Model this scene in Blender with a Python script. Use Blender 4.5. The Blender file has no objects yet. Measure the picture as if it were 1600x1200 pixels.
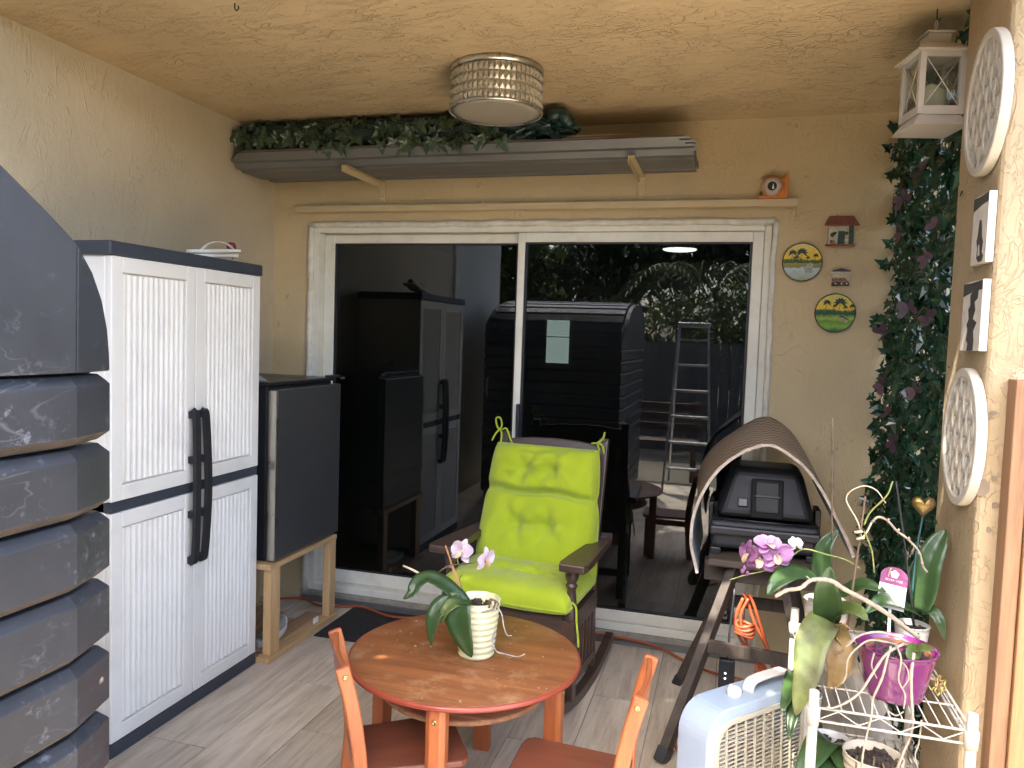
import bpy, bmesh, math, random
from mathutils import Vector, Matrix, Euler
R = math.radians
PI = math.pi
random.seed(11)
rnd = random.Random(5)

# ------------------------------------------------------------------ camera
scene = bpy.context.scene
COL = scene.collection
CAM = Vector((0.0, 0.0, 1.55))
_p, _r, _y = R(3.49), R(-1.93), R(15.8)
_fwd = Vector((-math.sin(_y) * math.cos(_p), math.cos(_y) * math.cos(_p), -math.sin(_p)))
_rt = Vector((math.cos(_y), math.sin(_y), 0.0))
_dn = _fwd.cross(_rt)
_rt2 = math.cos(_r) * _rt + math.sin(_r) * _dn
_dn2 = -math.sin(_r) * _rt + math.cos(_r) * _dn
cam_data = bpy.data.cameras.new('camera')
cam = bpy.data.objects.new('camera', cam_data)
COL.objects.link(cam)
cam.matrix_world = Matrix(((_rt2.x, -_dn2.x, -_fwd.x, CAM.x), (_rt2.y, -_dn2.y, -_fwd.y, CAM.y),
                           (_rt2.z, -_dn2.z, -_fwd.z, CAM.z), (0, 0, 0, 1)))
cam_data.sensor_width = 36.0
cam_data.lens = 27.0
cam_data.clip_start = 0.02
cam_data.clip_end = 500.0
scene.camera = cam


def at(px, py, Y):
    """a point of the place at depth Y, from where it is seen in the 1600 x 1200 photograph"""
    d = _rt2 * ((px - 800) / 1200.0) + _dn2 * ((py - 600) / 1200.0) + _fwd
    return CAM + d * (Y / d.y)


# ------------------------------------------------------------------ sky, sun, exposure
SUN_EL, SUN_AZ = R(61), R(-23)          # azimuth from -Y (behind the camera), towards -X
sdir = Vector((math.sin(SUN_AZ) * math.cos(SUN_EL), -math.cos(SUN_AZ) * math.cos(SUN_EL), math.sin(SUN_EL)))
world = bpy.data.worlds.new('World')
scene.world = world
world.use_nodes = True
wn = world.node_tree.nodes
wl = world.node_tree.links
wn.clear()
sky = wn.new('ShaderNodeTexSky')
sky.sky_type = 'NISHITA'
sky.sun_disc = False
sky.sun_elevation = SUN_EL
sky.sun_rotation = math.atan2(sdir.x, sdir.y)
sky.air_density = .8
sky.dust_density = 4.5
sky.ozone_density = .7
bg = wn.new('ShaderNodeBackground')
bg.inputs['Strength'].default_value = 0.15
wo = wn.new('ShaderNodeOutputWorld')
wl.new(sky.outputs[0], bg.inputs[0])
wl.new(bg.outputs[0], wo.inputs[0])

sun_data = bpy.data.lights.new('sun', 'SUN')
sun_data.energy = 2.0
sun_data.angle = R(0.53)
sun_data.color = (1.0, 0.93, 0.82)
sun = bpy.data.objects.new('sun', sun_data)
COL.objects.link(sun)
sun.location = (0, -10, 20)
sun.rotation_euler = sdir.to_track_quat('Z', 'Y').to_euler()

vs = scene.view_settings
vs.view_transform = 'Standard'
vs.look = 'None'
vs.exposure = 3.62
vs.gamma = 1.0
vs.use_curve_mapping = False
cy = scene.cycles
cy.use_denoising = True
cy.denoiser = 'OPENIMAGEDENOISE'
cy.max_bounces = 10
cy.diffuse_bounces = 6
cy.glossy_bounces = 4
cy.transparent_max_bounces = 16
cy.sample_clamp_indirect = 6.0
cy.caustics_reflective = False
cy.caustics_refractive = False

# ------------------------------------------------------------------ mesh helpers
WM = {}


def fr(t, up=Vector((0, 0, 1))):
    t = t.normalized()
    if abs(t.dot(up)) > .98:
        up = Vector((1, 0, 0))
    a = t.cross(up).normalized()
    return a, a.cross(t).normalized()


def smooth_path(pts, n=6):
    pts = [Vector(p) for p in pts]
    if len(pts) < 3:
        return pts
    P = [pts[0] * 2 - pts[1]] + pts + [pts[-1] * 2 - pts[-2]]
    out = []
    for i in range(1, len(P) - 2):
        a, b, c, d = P[i - 1], P[i], P[i + 1], P[i + 2]
        for k in range(n):
            t = k / n
            out.append(.5 * ((2 * b) + (c - a) * t + (2 * a - 5 * b + 4 * c - d) * t * t + (3 * b - a - 3 * c + d) * t ** 3))
    out.append(pts[-1])
    return out


class MB:
    def __init__(self):
        self.v, self.f, self.s = [], [], []

    def add(self, vs_, fs, smooth=False):
        o = len(self.v)
        self.v += [Vector(p) for p in vs_]
        self.f += [tuple(i + o for i in f) for f in fs]
        self.s += [smooth] * len(fs)
        return self

    def box(self, x0, x1, y0, y1, z0, z1, m=None):
        vv = [Vector((x, y, z)) for z in (z0, z1) for y in (y0, y1) for x in (x0, x1)]
        if m is not None:
            vv = [m @ p for p in vv]
        return self.add(vv, [(0, 2, 3, 1), (4, 5, 7, 6), (0, 1, 5, 4), (2, 6, 7, 3), (0, 4, 6, 2), (1, 3, 7, 5)])

    def beam(self, a, b, w, h, up=(0, 0, 1)):
        """a square bar from a to b, w across, h along up"""
        a, b = Vector(a), Vector(b)
        s, u = fr(b - a, Vector(up))
        s, u = s * w / 2, u * h / 2
        vv = [p + q for p in (a, b) for q in (-s - u, s - u, s + u, -s + u)]
        return self.add(vv, [(0, 3, 2, 1), (4, 5, 6, 7), (0, 1, 5, 4), (1, 2, 6, 5), (2, 3, 7, 6), (3, 0, 4, 7)])

    def bar(self, pts, w, h, up=(0, 0, 1)):
        """a flat bar swept along a bent path; w across, h along up (w, h may be lists)"""
        pts = [Vector(p) for p in pts]
        n = len(pts)
        W = w if isinstance(w, (list, tuple)) else [w] * n
        Hh = h if isinstance(h, (list, tuple)) else [h] * n
        vv, ff = [], []
        for i, p in enumerate(pts):
            t = pts[min(i + 1, n - 1)] - pts[max(i - 1, 0)]
            s, u = fr(t, Vector(up))
            s, u = s * W[i] / 2, u * Hh[i] / 2
            vv += [p - s - u, p + s - u, p + s + u, p - s + u]
        for i in range(n - 1):
            o = 4 * i
            for k in range(4):
                k2 = (k + 1) % 4
                ff.append((o + k, o + k2, o + 4 + k2, o + 4 + k))
        ff += [(3, 2, 1, 0), tuple(4 * (n - 1) + k for k in range(4))]
        return self.add(vv, ff)

    def tube(self, pts, r, n=8, closed=False):
        pts = [Vector(p) for p in pts]
        N = len(pts)
        rr = r if isinstance(r, (list, tuple)) else [r] * N
        vv, ff = [], []
        a = None
        for i, p in enumerate(pts):
            if closed:
                t = pts[(i + 1) % N] - pts[i - 1]
            else:
                t = pts[min(i + 1, N - 1)] - pts[max(i - 1, 0)]
            t = t.normalized() if t.length > 1e-9 else Vector((0, 0, 1))
            if a is None:
                a, b = fr(t)
            else:
                a = (a - t * a.dot(t))
                a = a.normalized() if a.length > 1e-6 else fr(t)[0]
                b = a.cross(t)
            for k in range(n):
                th = 2 * PI * k / n
                vv.append(p + (a * math.cos(th) + b * math.sin(th)) * rr[i])
        M_ = N if closed else N - 1
        for i in range(M_):
            for k in range(n):
                k2 = (k + 1) % n
                j = (i + 1) % N
                ff.append((i * n + k, j * n + k, j * n + k2, i * n + k2))
        self.add(vv, ff, True)
        if not closed:
            o = len(self.v) - N * n
            self.f += [tuple(o + k for k in range(n)), tuple(o + (N - 1) * n + k for k in reversed(range(n)))]
            self.s += [False, False]
        return self

    def lathe(self, prof, c=(0, 0, 0), n=32, m=None, smooth=True, cap=True):
        c = Vector(c)
        vv, ff = [], []
        for r_, z in prof:
            for k in range(n):
                th = 2 * PI * k / n
                p = Vector((r_ * math.cos(th), r_ * math.sin(th), z))
                vv.append((m @ p if m is not None else p) + c)
        for i in range(len(prof) - 1):
            for k in range(n):
                k2 = (k + 1) % n
                ff.append((i * n + k, i * n + k2, (i + 1) * n + k2, (i + 1) * n + k))
        self.add(vv, ff, smooth)
        o = len(self.v) - len(vv)
        if cap and prof[0][0] > 1e-6:
            self.f.append(tuple(o + k for k in reversed(range(n))))
            self.s.append(False)
        if cap and prof[-1][0] > 1e-6:
            self.f.append(tuple(o + (len(prof) - 1) * n + k for k in range(n)))
            self.s.append(False)
        return self

    def prism(self, poly, h0, h1, fn):
        """poly of (a, b) extruded from h0 to h1; fn(a, b, h) -> point"""
        n = len(poly)
        vv = [fn(a, b, h0) for a, b in poly] + [fn(a, b, h1) for a, b in poly]
        ff = [tuple(reversed(range(n))), tuple(range(n, 2 * n))]
        ff += [(k, (k + 1) % n, n + (k + 1) % n, n + k) for k in range(n)]
        return self.add(vv, ff)

    def sheet(self, fn, nu, nv, smooth=True, wrap_u=False):
        vv = [fn(i / nu, j / nv) for j in range(nv + 1) for i in range(nu + (0 if wrap_u else 1))]
        w = nu if wrap_u else nu + 1
        ff = []
        for j in range(nv):
            for i in range(nu):
                i2 = (i + 1) % w
                ff.append((j * w + i, j * w + i2, (j + 1) * w + i2, (j + 1) * w + i))
        return self.add(vv, ff, smooth)

    def mesh(self, name, mat, recalc=True):
        me = bpy.data.meshes.new(name)
        me.from_pydata(self.v, [], self.f)
        me.polygons.foreach_set('use_smooth', self.s)
        if recalc:
            b = bmesh.new()
            b.from_mesh(me)
            bmesh.ops.recalc_face_normals(b, faces=b.faces)
            b.to_mesh(me)
            b.free()
        if mat is not None:
            me.materials.append(mat)
        me.update()
        return me

    def build(self, name, mat, parent=None, world=False, bevel=0.0, seg=2, solid=0.0, subd=0, recalc=True):
        if world and parent is not None:
            inv = WM[parent.name].inverted()
            self.v = [inv @ p for p in self.v]
        o = bpy.data.objects.new(name, self.mesh(name, mat, recalc))
        COL.objects.link(o)
        if parent is not None:
            o.parent = parent
            WM[o.name] = WM[parent.name]
        else:
            WM[o.name] = Matrix.Identity(4)
        if solid:
            md = o.modifiers.new('solidify', 'SOLIDIFY')
            md.thickness = solid
            md.offset = 0
        if subd:
            md = o.modifiers.new('subsurf', 'SUBSURF')
            md.levels = md.render_levels = subd
        if bevel:
            md = o.modifiers.new('bevel', 'BEVEL')
            md.width = bevel
            md.segments = seg
            md.limit_method = 'ANGLE'
            md.angle_limit = R(40)
            md.harden_normals = False
        return o


def tag(o, label=None, cat=None, group=None, kind=None):
    if label: o['label'] = label
    if cat: o['category'] = cat
    if group: o['group'] = group
    if kind: o['kind'] = kind
    return o


def thing(name, label, cat, loc=(0, 0, 0), rz=0.0, group=None):
    o = bpy.data.objects.new(name, None)
    o.empty_display_size = .05
    COL.objects.link(o)
    o.location = loc
    o.rotation_euler = (0, 0, rz)
    WM[o.name] = Matrix.Translation(Vector(loc)) @ Matrix.Rotation(rz, 4, 'Z')
    return tag(o, label, cat, group)


def piece(name, me, parent, mw):
    """one more object on shared mesh data, placed by a world matrix"""
    o = bpy.data.objects.new(name, me)
    COL.objects.link(o)
    o.parent = parent
    o.matrix_local = WM[parent.name].inverted() @ mw if parent is not None else mw
    WM[o.name] = mw
    return o


# ------------------------------------------------------------------ materials
def nodes(name):
    m = bpy.data.materials.new(name)
    m.use_nodes = True
    nt = m.node_tree
    b = nt.nodes['Principled BSDF']
    return m, nt, b


def coords(nt, stretch=(1, 1, 1), world=False):
    tc = nt.nodes.new('ShaderNodeTexCoord')
    mp = nt.nodes.new('ShaderNodeMapping')
    mp.inputs['Scale'].default_value = stretch
    nt.links.new(tc.outputs['Object'], mp.inputs['Vector'])
    return mp.outputs[0]


def noise(nt, vec, scale, detail=5, rough=.55, dist=0.0):
    n = nt.nodes.new('ShaderNodeTexNoise')
    n.inputs['Scale'].default_value = scale
    n.inputs['Detail'].default_value = detail
    n.inputs['Roughness'].default_value = rough
    n.inputs['Distortion'].default_value = dist
    nt.links.new(vec, n.inputs['Vector'])
    return n.outputs[0]


def ramp(nt, fac, stops):
    r_ = nt.nodes.new('ShaderNodeValToRGB')
    el = r_.color_ramp.elements
    while len(el) < len(stops):
        el.new(.5)
    for e, (p, c) in zip(el, stops):
        e.position = p
        e.color = (*c, 1) if len(c) == 3 else c
    nt.links.new(fac, r_.inputs[0])
    return r_.outputs[0]


def math_(nt, op, a, b=None, c=None):
    m = nt.nodes.new('ShaderNodeMath')
    m.operation = op
    for i, q in enumerate((a, b, c)):
        if q is None: continue
        if isinstance(q, (int, float)):
            m.inputs[i].default_value = q
        else:
            nt.links.new(q, m.inputs[i])
    return m.outputs[0]


def mixc(nt, fac, a, b, mode='MIX'):
    m = nt.nodes.new('ShaderNodeMix')
    m.data_type = 'RGBA'
    m.blend_type = mode
    for idx, q in ((0, fac), (6, a), (7, b)):
        if isinstance(q, (int, float)):
            m.inputs[idx].default_value = q
        elif isinstance(q, tuple):
            m.inputs[idx].default_value = (*q, 1)
        else:
            nt.links.new(q, m.inputs[idx])
    return m.outputs[2]


def bump(nt, bsdf, h, strength=.4, dist=.01):
    b = nt.nodes.new('ShaderNodeBump')
    b.inputs['Strength'].default_value = strength
    b.inputs['Distance'].default_value = dist
    nt.links.new(h, b.inputs['Height'])
    nt.links.new(b.outputs[0], bsdf.inputs['Normal'])


def sc(c, k):
    return tuple(min(1, max(0, x * k)) for x in c)


def M(name, col, rough=.5, metal=0.0, var=.12, vscale=8, bmp=0.0, bscale=60, stretch=(1, 1, 1), col2=None,
      spec=.5, rvar=.12, coat=0.0, orand=0.0, trans=0.0, dirt=None, dirt_amt=.35, dirt_scale=6, bdist=.004):
    """a general surface: mottled colour, uneven gloss, fine relief, optional dirt"""
    m, nt, b = nodes(name)
    v = coords(nt, stretch)
    n1 = noise(nt, v, vscale, 6, .6)
    c = ramp(nt, n1, [(.3, sc(col, 1 - var)), (.7, col2 if col2 else sc(col, 1 + var))])
    if orand:
        oi = nt.nodes.new('ShaderNodeObjectInfo')
        k = math_(nt, 'MULTIPLY_ADD', oi.outputs['Random'], orand * 2, 1 - orand)
        hs = nt.nodes.new('ShaderNodeHueSaturation')
        nt.links.new(c, hs.inputs['Color'])
        nt.links.new(k, hs.inputs['Value'])
        c = hs.outputs[0]
    if dirt:
        n2 = noise(nt, v, dirt_scale, 7, .65)
        f = ramp(nt, n2, [(.5, (0, 0, 0)), (.72, (dirt_amt,) * 3)])
        c = mixc(nt, f, c, dirt)
    nt.links.new(c, b.inputs['Base Color'])
    n3 = noise(nt, v, vscale * 2.3, 4)
    rg = math_(nt, 'MULTIPLY_ADD', n3, rvar * 2, max(.02, rough - rvar))
    nt.links.new(rg, b.inputs['Roughness'])
    b.inputs['Metallic'].default_value = metal
    b.inputs['Specular IOR Level'].default_value = spec
    b.inputs['Coat Weight'].default_value = coat
    if bmp:
        bump(nt, b, noise(nt, v, bscale, 6, .6), bmp, bdist)
    if trans:
        tr = nt.nodes.new('ShaderNodeBsdfTranslucent')
        nt.links.new(c, tr.inputs[0])
        mx = nt.nodes.new('ShaderNodeMixShader')
        mx.inputs[0].default_value = trans
        nt.links.new(b.outputs[0], mx.inputs[1])
        nt.links.new(tr.outputs[0], mx.inputs[2])
        nt.links.new(mx.outputs[0], nt.nodes['Material Output'].inputs[0])
    return m


def stucco(name, col, stretch=(1, 1, 1), ridge=.8, col2=None, stain=None):
    """trowelled stucco: broken curling ridges over a fine sand relief"""
    m, nt, b = nodes(name)
    v = coords(nt, stretch)
    v0 = coords(nt)
    n1 = noise(nt, v, 6.5, 3.5, .55, 1.6)
    d = math_(nt, 'ABSOLUTE', math_(nt, 'SUBTRACT', n1, .5))
    line = ramp(nt, d, [(.0, (1, 1, 1)), (.022, (0, 0, 0))])
    n1b = noise(nt, v, 11, 3, .5, 2.2)
    d2 = math_(nt, 'ABSOLUTE', math_(nt, 'SUBTRACT', n1b, .52))
    line2 = ramp(nt, d2, [(.0, (.8, .8, .8)), (.02, (0, 0, 0))])
    mask = ramp(nt, noise(nt, v0, 4.2, 3), [(.42, (0, 0, 0)), (.56, (1, 1, 1))])
    mask2 = ramp(nt, noise(nt, v0, 5.3, 3), [(.44, (1, 1, 1)), (.58, (0, 0, 0))])
    flat = ramp(nt, noise(nt, v, 9, 4, .6, .8), [(.47, (0, 0, 0)), (.53, (1, 1, 1))])
    h = math_(nt, 'ADD', math_(nt, 'MULTIPLY', line, mask), math_(nt, 'MULTIPLY', line2, mask2))
    h = math_(nt, 'ADD', h, math_(nt, 'MULTIPLY', flat, .18))
    fine = noise(nt, v0, 130, 5, .7)
    h = math_(nt, 'MULTIPLY_ADD', fine, .22, h)
    h = math_(nt, 'MULTIPLY_ADD', noise(nt, v0, 22, 4, .6), .22, h)
    bump(nt, b, h, ridge, .006)
    big = noise(nt, v0, 1.3, 5, .6)
    c = ramp(nt, big, [(.3, sc(col, .88)), (.7, col2 if col2 else sc(col, 1.08))])
    c = mixc(nt, ramp(nt, fine, [(.35, (.22, .22, .22)), (.6, (0, 0, 0))]), c, sc(col, .72))
    if stain:
        sp = ramp(nt, noise(nt, v0, 13, 6, .7), [(.64, (0, 0, 0)), (.7, (.8, .8, .8))])
        c = mixc(nt, sp, c, stain)
    nt.links.new(c, b.inputs['Base Color'])
    b.inputs['Roughness'].default_value = .62
    b.inputs['Specular IOR Level'].default_value = .35
    return m


def wood(name, dark, light, axis='x', scale=1.0, rough=.5, wear=None, wear_amt=.5, coat=0.0, orand=.12, bmp=.15):
    m, nt, b = nodes(name)
    s = {'x': (1, 14, 14), 'y': (14, 1, 14), 'z': (14, 14, 1)}[axis]
    s = tuple(q * scale for q in s)
    oi = nt.nodes.new('ShaderNodeObjectInfo')
    tc = nt.nodes.new('ShaderNodeTexCoord')
    add = nt.nodes.new('ShaderNodeVectorMath')
    add.operation = 'ADD'
    off = nt.nodes.new('ShaderNodeVectorMath')
    off.operation = 'SCALE'
    off.inputs[0].default_value = (3.1, 5.7, 2.3)
    nt.links.new(oi.outputs['Random'], off.inputs['Scale'])
    nt.links.new(tc.outputs['Object'], add.inputs[0])
    nt.links.new(off.outputs[0], add.inputs[1])
    mp = nt.nodes.new('ShaderNodeMapping')
    mp.inputs['Scale'].default_value = s
    nt.links.new(add.outputs[0], mp.inputs['Vector'])
    g1 = noise(nt, mp.outputs[0], 2.2, 8, .62, .6)
    g2 = noise(nt, mp.outputs[0], 9, 6, .7, .2)
    g = math_(nt, 'MULTIPLY_ADD', g2, .45, math_(nt, 'MULTIPLY', g1, .65))
    mid = tuple((a + c_) / 2 for a, c_ in zip(dark, light))
    c = ramp(nt, g, [(.38, dark), (.52, mid), (.68, light)])
    k = math_(nt, 'MULTIPLY_ADD', oi.outputs['Random'], orand * 2, 1 - orand)
    hs = nt.nodes.new('ShaderNodeHueSaturation')
    nt.links.new(c, hs.inputs['Color'])
    nt.links.new(k, hs.inputs['Value'])
    c = hs.outputs[0]
    if wear:
        n2 = noise(nt, tc.outputs['Object'], 9, 8, .7)
        c = mixc(nt, ramp(nt, n2, [(.5, (0, 0, 0)), (.7, (wear_amt,) * 3)]), c, wear)
    nt.links.new(c, b.inputs['Base Color'])
    nt.links.new(math_(nt, 'MULTIPLY_ADD', g2, .3, rough - .15), b.inputs['Roughness'])
    b.inputs['Coat Weight'].default_value = coat
    b.inputs['Coat Roughness'].default_value = .25
    if bmp:
        bump(nt, b, g, bmp, .004)
    return m


def emit(name, col, strength):
    m, nt, b = nodes(name)
    b.inputs['Base Color'].default_value = (*col, 1)
    b.inputs['Emission Color'].default_value = (*col, 1)
    b.inputs['Emission Strength'].default_value = strength
    return m


def glass(name, tint, f0, dust=0.0):
    m, nt, b = nodes(name)
    nt.nodes.remove(b)
    lw = nt.nodes.new('ShaderNodeLayerWeight')
    lw.inputs[0].default_value = .5
    f = math_(nt, 'POWER', lw.outputs['Facing'], 4.0)
    f = math_(nt, 'MULTIPLY_ADD', f, 1 - f0, f0)
    gl = nt.nodes.new('ShaderNodeBsdfGlossy')
    gl.inputs['Roughness'].default_value = 0.0
    gl.inputs['Color'].default_value = (.94, .97, 1, 1)
    tr = nt.nodes.new('ShaderNodeBsdfTransparent')
    tr.inputs[0].default_value = (*tint, 1)
    mx = nt.nodes.new('ShaderNodeMixShader')
    nt.links.new(f, mx.inputs[0])
    nt.links.new(tr.outputs[0], mx.inputs[1])
    nt.links.new(gl.outputs[0], mx.inputs[2])
    out = mx.outputs[0]
    if dust:
        df = nt.nodes.new('ShaderNodeBsdfDiffuse')
        df.inputs[0].default_value = (.5, .5, .46, 1)
        v = coords(nt, (1, 1, .5))
        dn = ramp(nt, noise(nt, v, 3.5, 7, .65), [(.35, (dust * .4,) * 3), (.75, (dust * 1.8,) * 3)])
        m2 = nt.nodes.new('ShaderNodeMixShader')
        nt.links.new(dn, m2.inputs[0])
        nt.links.new(out, m2.inputs[1])
        nt.links.new(df.outputs[0], m2.inputs[2])
        out = m2.outputs[0]
    nt.links.new(out, nt.nodes['Material Output'].inputs[0])
    return m


TAN = (.55, .435, .255)
m_wall = stucco('stucco_wall', TAN, (1.0, 1.0, .55), .36, stain=(.30, .24, .16))
m_wall_l = stucco('stucco_side_wall', (.53, .45, .315), (1.2, 1.2, .5), .5)
m_ceil = stucco('stucco_ceiling', (.64, .485, .28), (.55, 1.5, 1), .85)
m_pillar = stucco('stucco_pillar', (.45, .345, .205), (1, 1, .7), .6)
m_outer = stucco('stucco_pale', (.70, .66, .57), (1, 1, 1), .6, stain=(.25, .23, .2))
m_white = M('white_frame', (.72, .70, .60), .42, var=.05, vscale=5, dirt=(.45, .38, .26), dirt_amt=.35, dirt_scale=9)
m_white_b = M('white_plastic', (.74, .72, .67), .42, var=.03, vscale=4, dirt=(.5, .46, .42), dirt_amt=.3, dirt_scale=5)
m_caulk = M('caulk', (.66, .63, .53), .6, var=.12, vscale=20, bmp=.6, bscale=40, dirt=(.35, .28, .18), dirt_scale=12)
m_black = M('black_plastic', (.018, .019, .022), .45, var=.2, spec=.45)
m_black_m = M('black_satin', (.012, .013, .014), .32, var=.2, vscale=4)
m_navy = M('dark_blue_plastic', (.035, .042, .055), .5, var=.12)
m_fdoor = M('fridge_door', (.095, .096, .097), .33, metal=.55, var=.06, vscale=3, rvar=.05)
m_steel = M('brushed_steel', (.62, .58, .50), .30, metal=1.0, var=.06, stretch=(1, 1, .1), vscale=30)
m_alu = M('galvanised_metal', (.18, .18, .17), .5, metal=.45, var=.18, vscale=7, stretch=(.25, 1, 1), dirt=(.25, .23, .2), dirt_amt=.4)
m_alu_l = M('ladder_metal', (.62, .63, .63), .38, metal=.8, var=.1)
m_tanpaint = M('tan_paint', (.54, .43, .255), .5, var=.06, vscale=12, dirt=(.3, .22, .12), dirt_amt=.3)
m_concrete = M('concrete', (.30, .27, .22), .85, var=.25, vscale=14, bmp=.7, bscale=45, dirt=(.16, .15, .10), dirt_amt=.6)
m_pine = wood('pine', (.42, .24, .10), (.62, .41, .20), 'z', 1, .6)
m_pine_y = wood('pine_lengthwise', (.40, .23, .10), (.60, .40, .20), 'y', 1, .6)
m_cedar = wood('cedar', (.25, .12, .05), (.42, .23, .10), 'z', .7, .65)
m_orange = wood('orange_stain', (.32, .080, .022), (.47, .140, .040), 'z', .8, .38, coat=.35, orand=.08, bmp=.05)
m_orange_h = wood('orange_stain_rail', (.30, .075, .020), (.45, .13, .038), 'y', .8, .38, coat=.35, orand=.08, bmp=.05)
m_redbrown = wood('redbrown_seat', (.12, .036, .020), (.19, .060, .030), 'x', .8, .42, coat=.2, orand=.05, bmp=.06)
m_ttop = wood('worn_table_top', (.13, .045, .014), (.30, .108, .032), 'x', .6, .55, wear=(.38, .20, .09), wear_amt=.85, coat=.08, bmp=.2)
m_tedge = M('red_varnish_edge', (.30, .055, .028), .35, var=.2, coat=.3)
m_tshelf = wood('worn_lower_shelf', (.22, .08, .03), (.45, .22, .10), 'x', .8, .6, wear=(.5, .32, .18), wear_amt=.6)
m_walnut = wood('dark_stain', (.030, .017, .012), (.075, .040, .026), 'z', 1.2, .42, coat=.2, orand=.1)
m_walnut_h = wood('dark_stain_rail', (.030, .018, .013), (.080, .045, .030), 'x', 1.2, .45, coat=.15, orand=.1)
m_weath = wood('weathered_brown', (.020, .015, .012), (.056, .040, .029), 'z', 1.0, .7, wear=(.13, .10, .075), wear_amt=.35)
m_weath_x = wood('weathered_board', (.040, .029, .021), (.105, .075, .052), 'x', 1.0, .7)
m_soil = M('orchid_bark', (.045, .032, .022), .9, var=.5, vscale=40, bmp=1, bscale=60, bdist=.01)
m_leaf = M('orchid_leaf', (.036, .075, .022), .34, var=.22, vscale=9, trans=.12, coat=.12, orand=.18, stretch=(1, 1, 1))
m_leaf_l = M('orchid_leaf_pale', (.085, .13, .03), .36, var=.25, vscale=8, trans=.18, col2=(.13, .17, .04))
m_leaf_d = M('orchid_leaf_dying', (.11, .085, .055), .5, var=.35, vscale=11, trans=.1, col2=(.22, .27, .075))
m_leaf_y = M('orchid_leaf_yellowed', (.20, .11, .03), .5, var=.35, vscale=14, trans=.15, col2=(.27, .18, .055))
m_petal = M('orchid_petal', (.30, .10, .27), .5, var=.12, vscale=18, trans=.35, col2=(.40, .20, .36))
m_petal_p = M('orchid_petal_pale', (.58, .42, .52), .5, var=.1, vscale=18, trans=.35, col2=(.84, .75, .80))
m_lip = M('orchid_lip', (.50, .27, .09), .5, var=.3, vscale=30, trans=.2, col2=(.82, .66, .45))
m_stem = M('stem_brown', (.13, .085, .05), .6, var=.3, vscale=20)
m_stem_g = M('stem_green', (.22, .24, .07), .5, var=.3, vscale=20)
m_stemdry = M('stem_dry', (.52, .42, .28), .7, var=.25, vscale=25)
m_root = M('root_white', (.30, .25, .185), .7, var=.2, vscale=30, dirt=(.3, .24, .16), dirt_amt=.5, dirt_scale=25)
m_rootg = M('root_grey', (.30, .27, .23), .8, var=.3, vscale=30)
m_cream = M('cream_glaze', (.68, .65, .38), .28, var=.05, coat=.4)
m_purple = M('purple_glaze', (.13, .012, .095), .20, var=.06, coat=.5, rvar=.05)
m_potw = M('white_glaze', (.52, .51, .47), .3, var=.05, coat=.3)
m_potb = M('beige_pot', (.52, .45, .34), .6, var=.1)
m_clay = M('clay_pot', (.18, .07, .035), .8, var=.2)
m_pinkprint = M('pink_print', (.74, .52, .40), .5, var=.06, vscale=10)
m_enamel = M('white_enamel_wire', (.42, .40, .35), .38, var=.06, dirt=(.42, .34, .2), dirt_amt=.4, dirt_scale=30)
m_fanw = M('fan_plastic', (.32, .40, .50), .36, var=.04, rvar=.06)
m_fang = M('fan_grille', (.40, .37, .29), .5, var=.08)
m_orangecord = M('orange_cord', (.34, .065, .02), .5, var=.15, vscale=14)
m_tagw = M('white_paper', (.78, .77, .76), .6, var=.03)
m_gold = M('gold_leaf', (.20, .135, .04), .35, metal=.8, var=.3, vscale=30, dirt=(.6, .4, .34), dirt_amt=.8, dirt_scale=9)
m_goldtrim = M('gold_filigree', (.50, .36, .12), .3, metal=1, var=.3, vscale=40)
m_teal = M('teal_stick', (.015, .065, .07), .5)
m_medal = M('distressed_white', (.54, .50, .42), .6, var=.08, vscale=20, dirt=(.40, .30, .18), dirt_amt=.5, dirt_scale=10, bmp=.3)
m_medalb = M('medallion_recess', (.22, .165, .11), .7, var=.15)
m_lant = M('lantern_paint', (.52, .48, .42), .5, var=.06, dirt=(.4, .34, .26), dirt_amt=.35)
m_candle = M('candle_wax', (.72, .69, .46), .5, var=.04, trans=.2)
m_protr = M('orange_plastic', (.62, .20, .035), .4, var=.06)
m_dial = M('dial_face', (.60, .50, .42), .4, var=.12, vscale=40)
m_rubber = M('rubber_mat', (.014, .014, .015), .75, var=.3, vscale=30, bmp=.8, bscale=90)
m_matb = M('mat_underside', (.24, .28, .31), .9, var=.2, vscale=40, bmp=.5, bscale=120)
m_ivy = M('ivy_leaf', (.018, .062, .028), .2, var=.35, vscale=30, trans=.25, orand=.45, col2=(.026, .085, .038), spec=.7)
m_ivyd = M('ivy_leaf_dark', (.040, .070, .036), .3, var=.35, vscale=30, trans=.1, orand=.45, col2=(.06, .10, .05))
m_ivyback = M('ivy_netting', (.008, .022, .014), .7, var=.4)
m_tarp = M('green_plastic_sheet', (.010, .028, .022), .33, var=.3, vscale=8, bmp=.6, bscale=14, bdist=.02)
m_butter = M('butterfly_wing', (.13, .075, .095), .4, var=.3, vscale=30, trans=.35, orand=.35)
m_cloth = M('grey_cloth', (.20, .26, .31), .9, var=.45, vscale=25, col2=(.55, .58, .60))
m_shoe = M('slipper_sole', (.66, .64, .60), .6, var=.06)
m_shoeg = M('slipper_fabric', (.30, .30, .27), .9, var=.15, bmp=.4, bscale=200)
m_darkred = M('dark_red', (.22, .012, .04), .4)
m_palmdark = M('painted_palm', (.018, .035, .022), .4)
m_trunkp = M('painted_line', (.05, .04, .02), .5)
m_terra = M('terracotta_tiles', (.26, .085, .05), .6, var=.25, vscale=30)
m_orn_w = M('ornament_cream', (.55, .50, .38), .6, var=.2, vscale=40)
m_orn_g = M('ornament_green', (.035, .065, .05), .6, var=.4, vscale=40)
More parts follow.
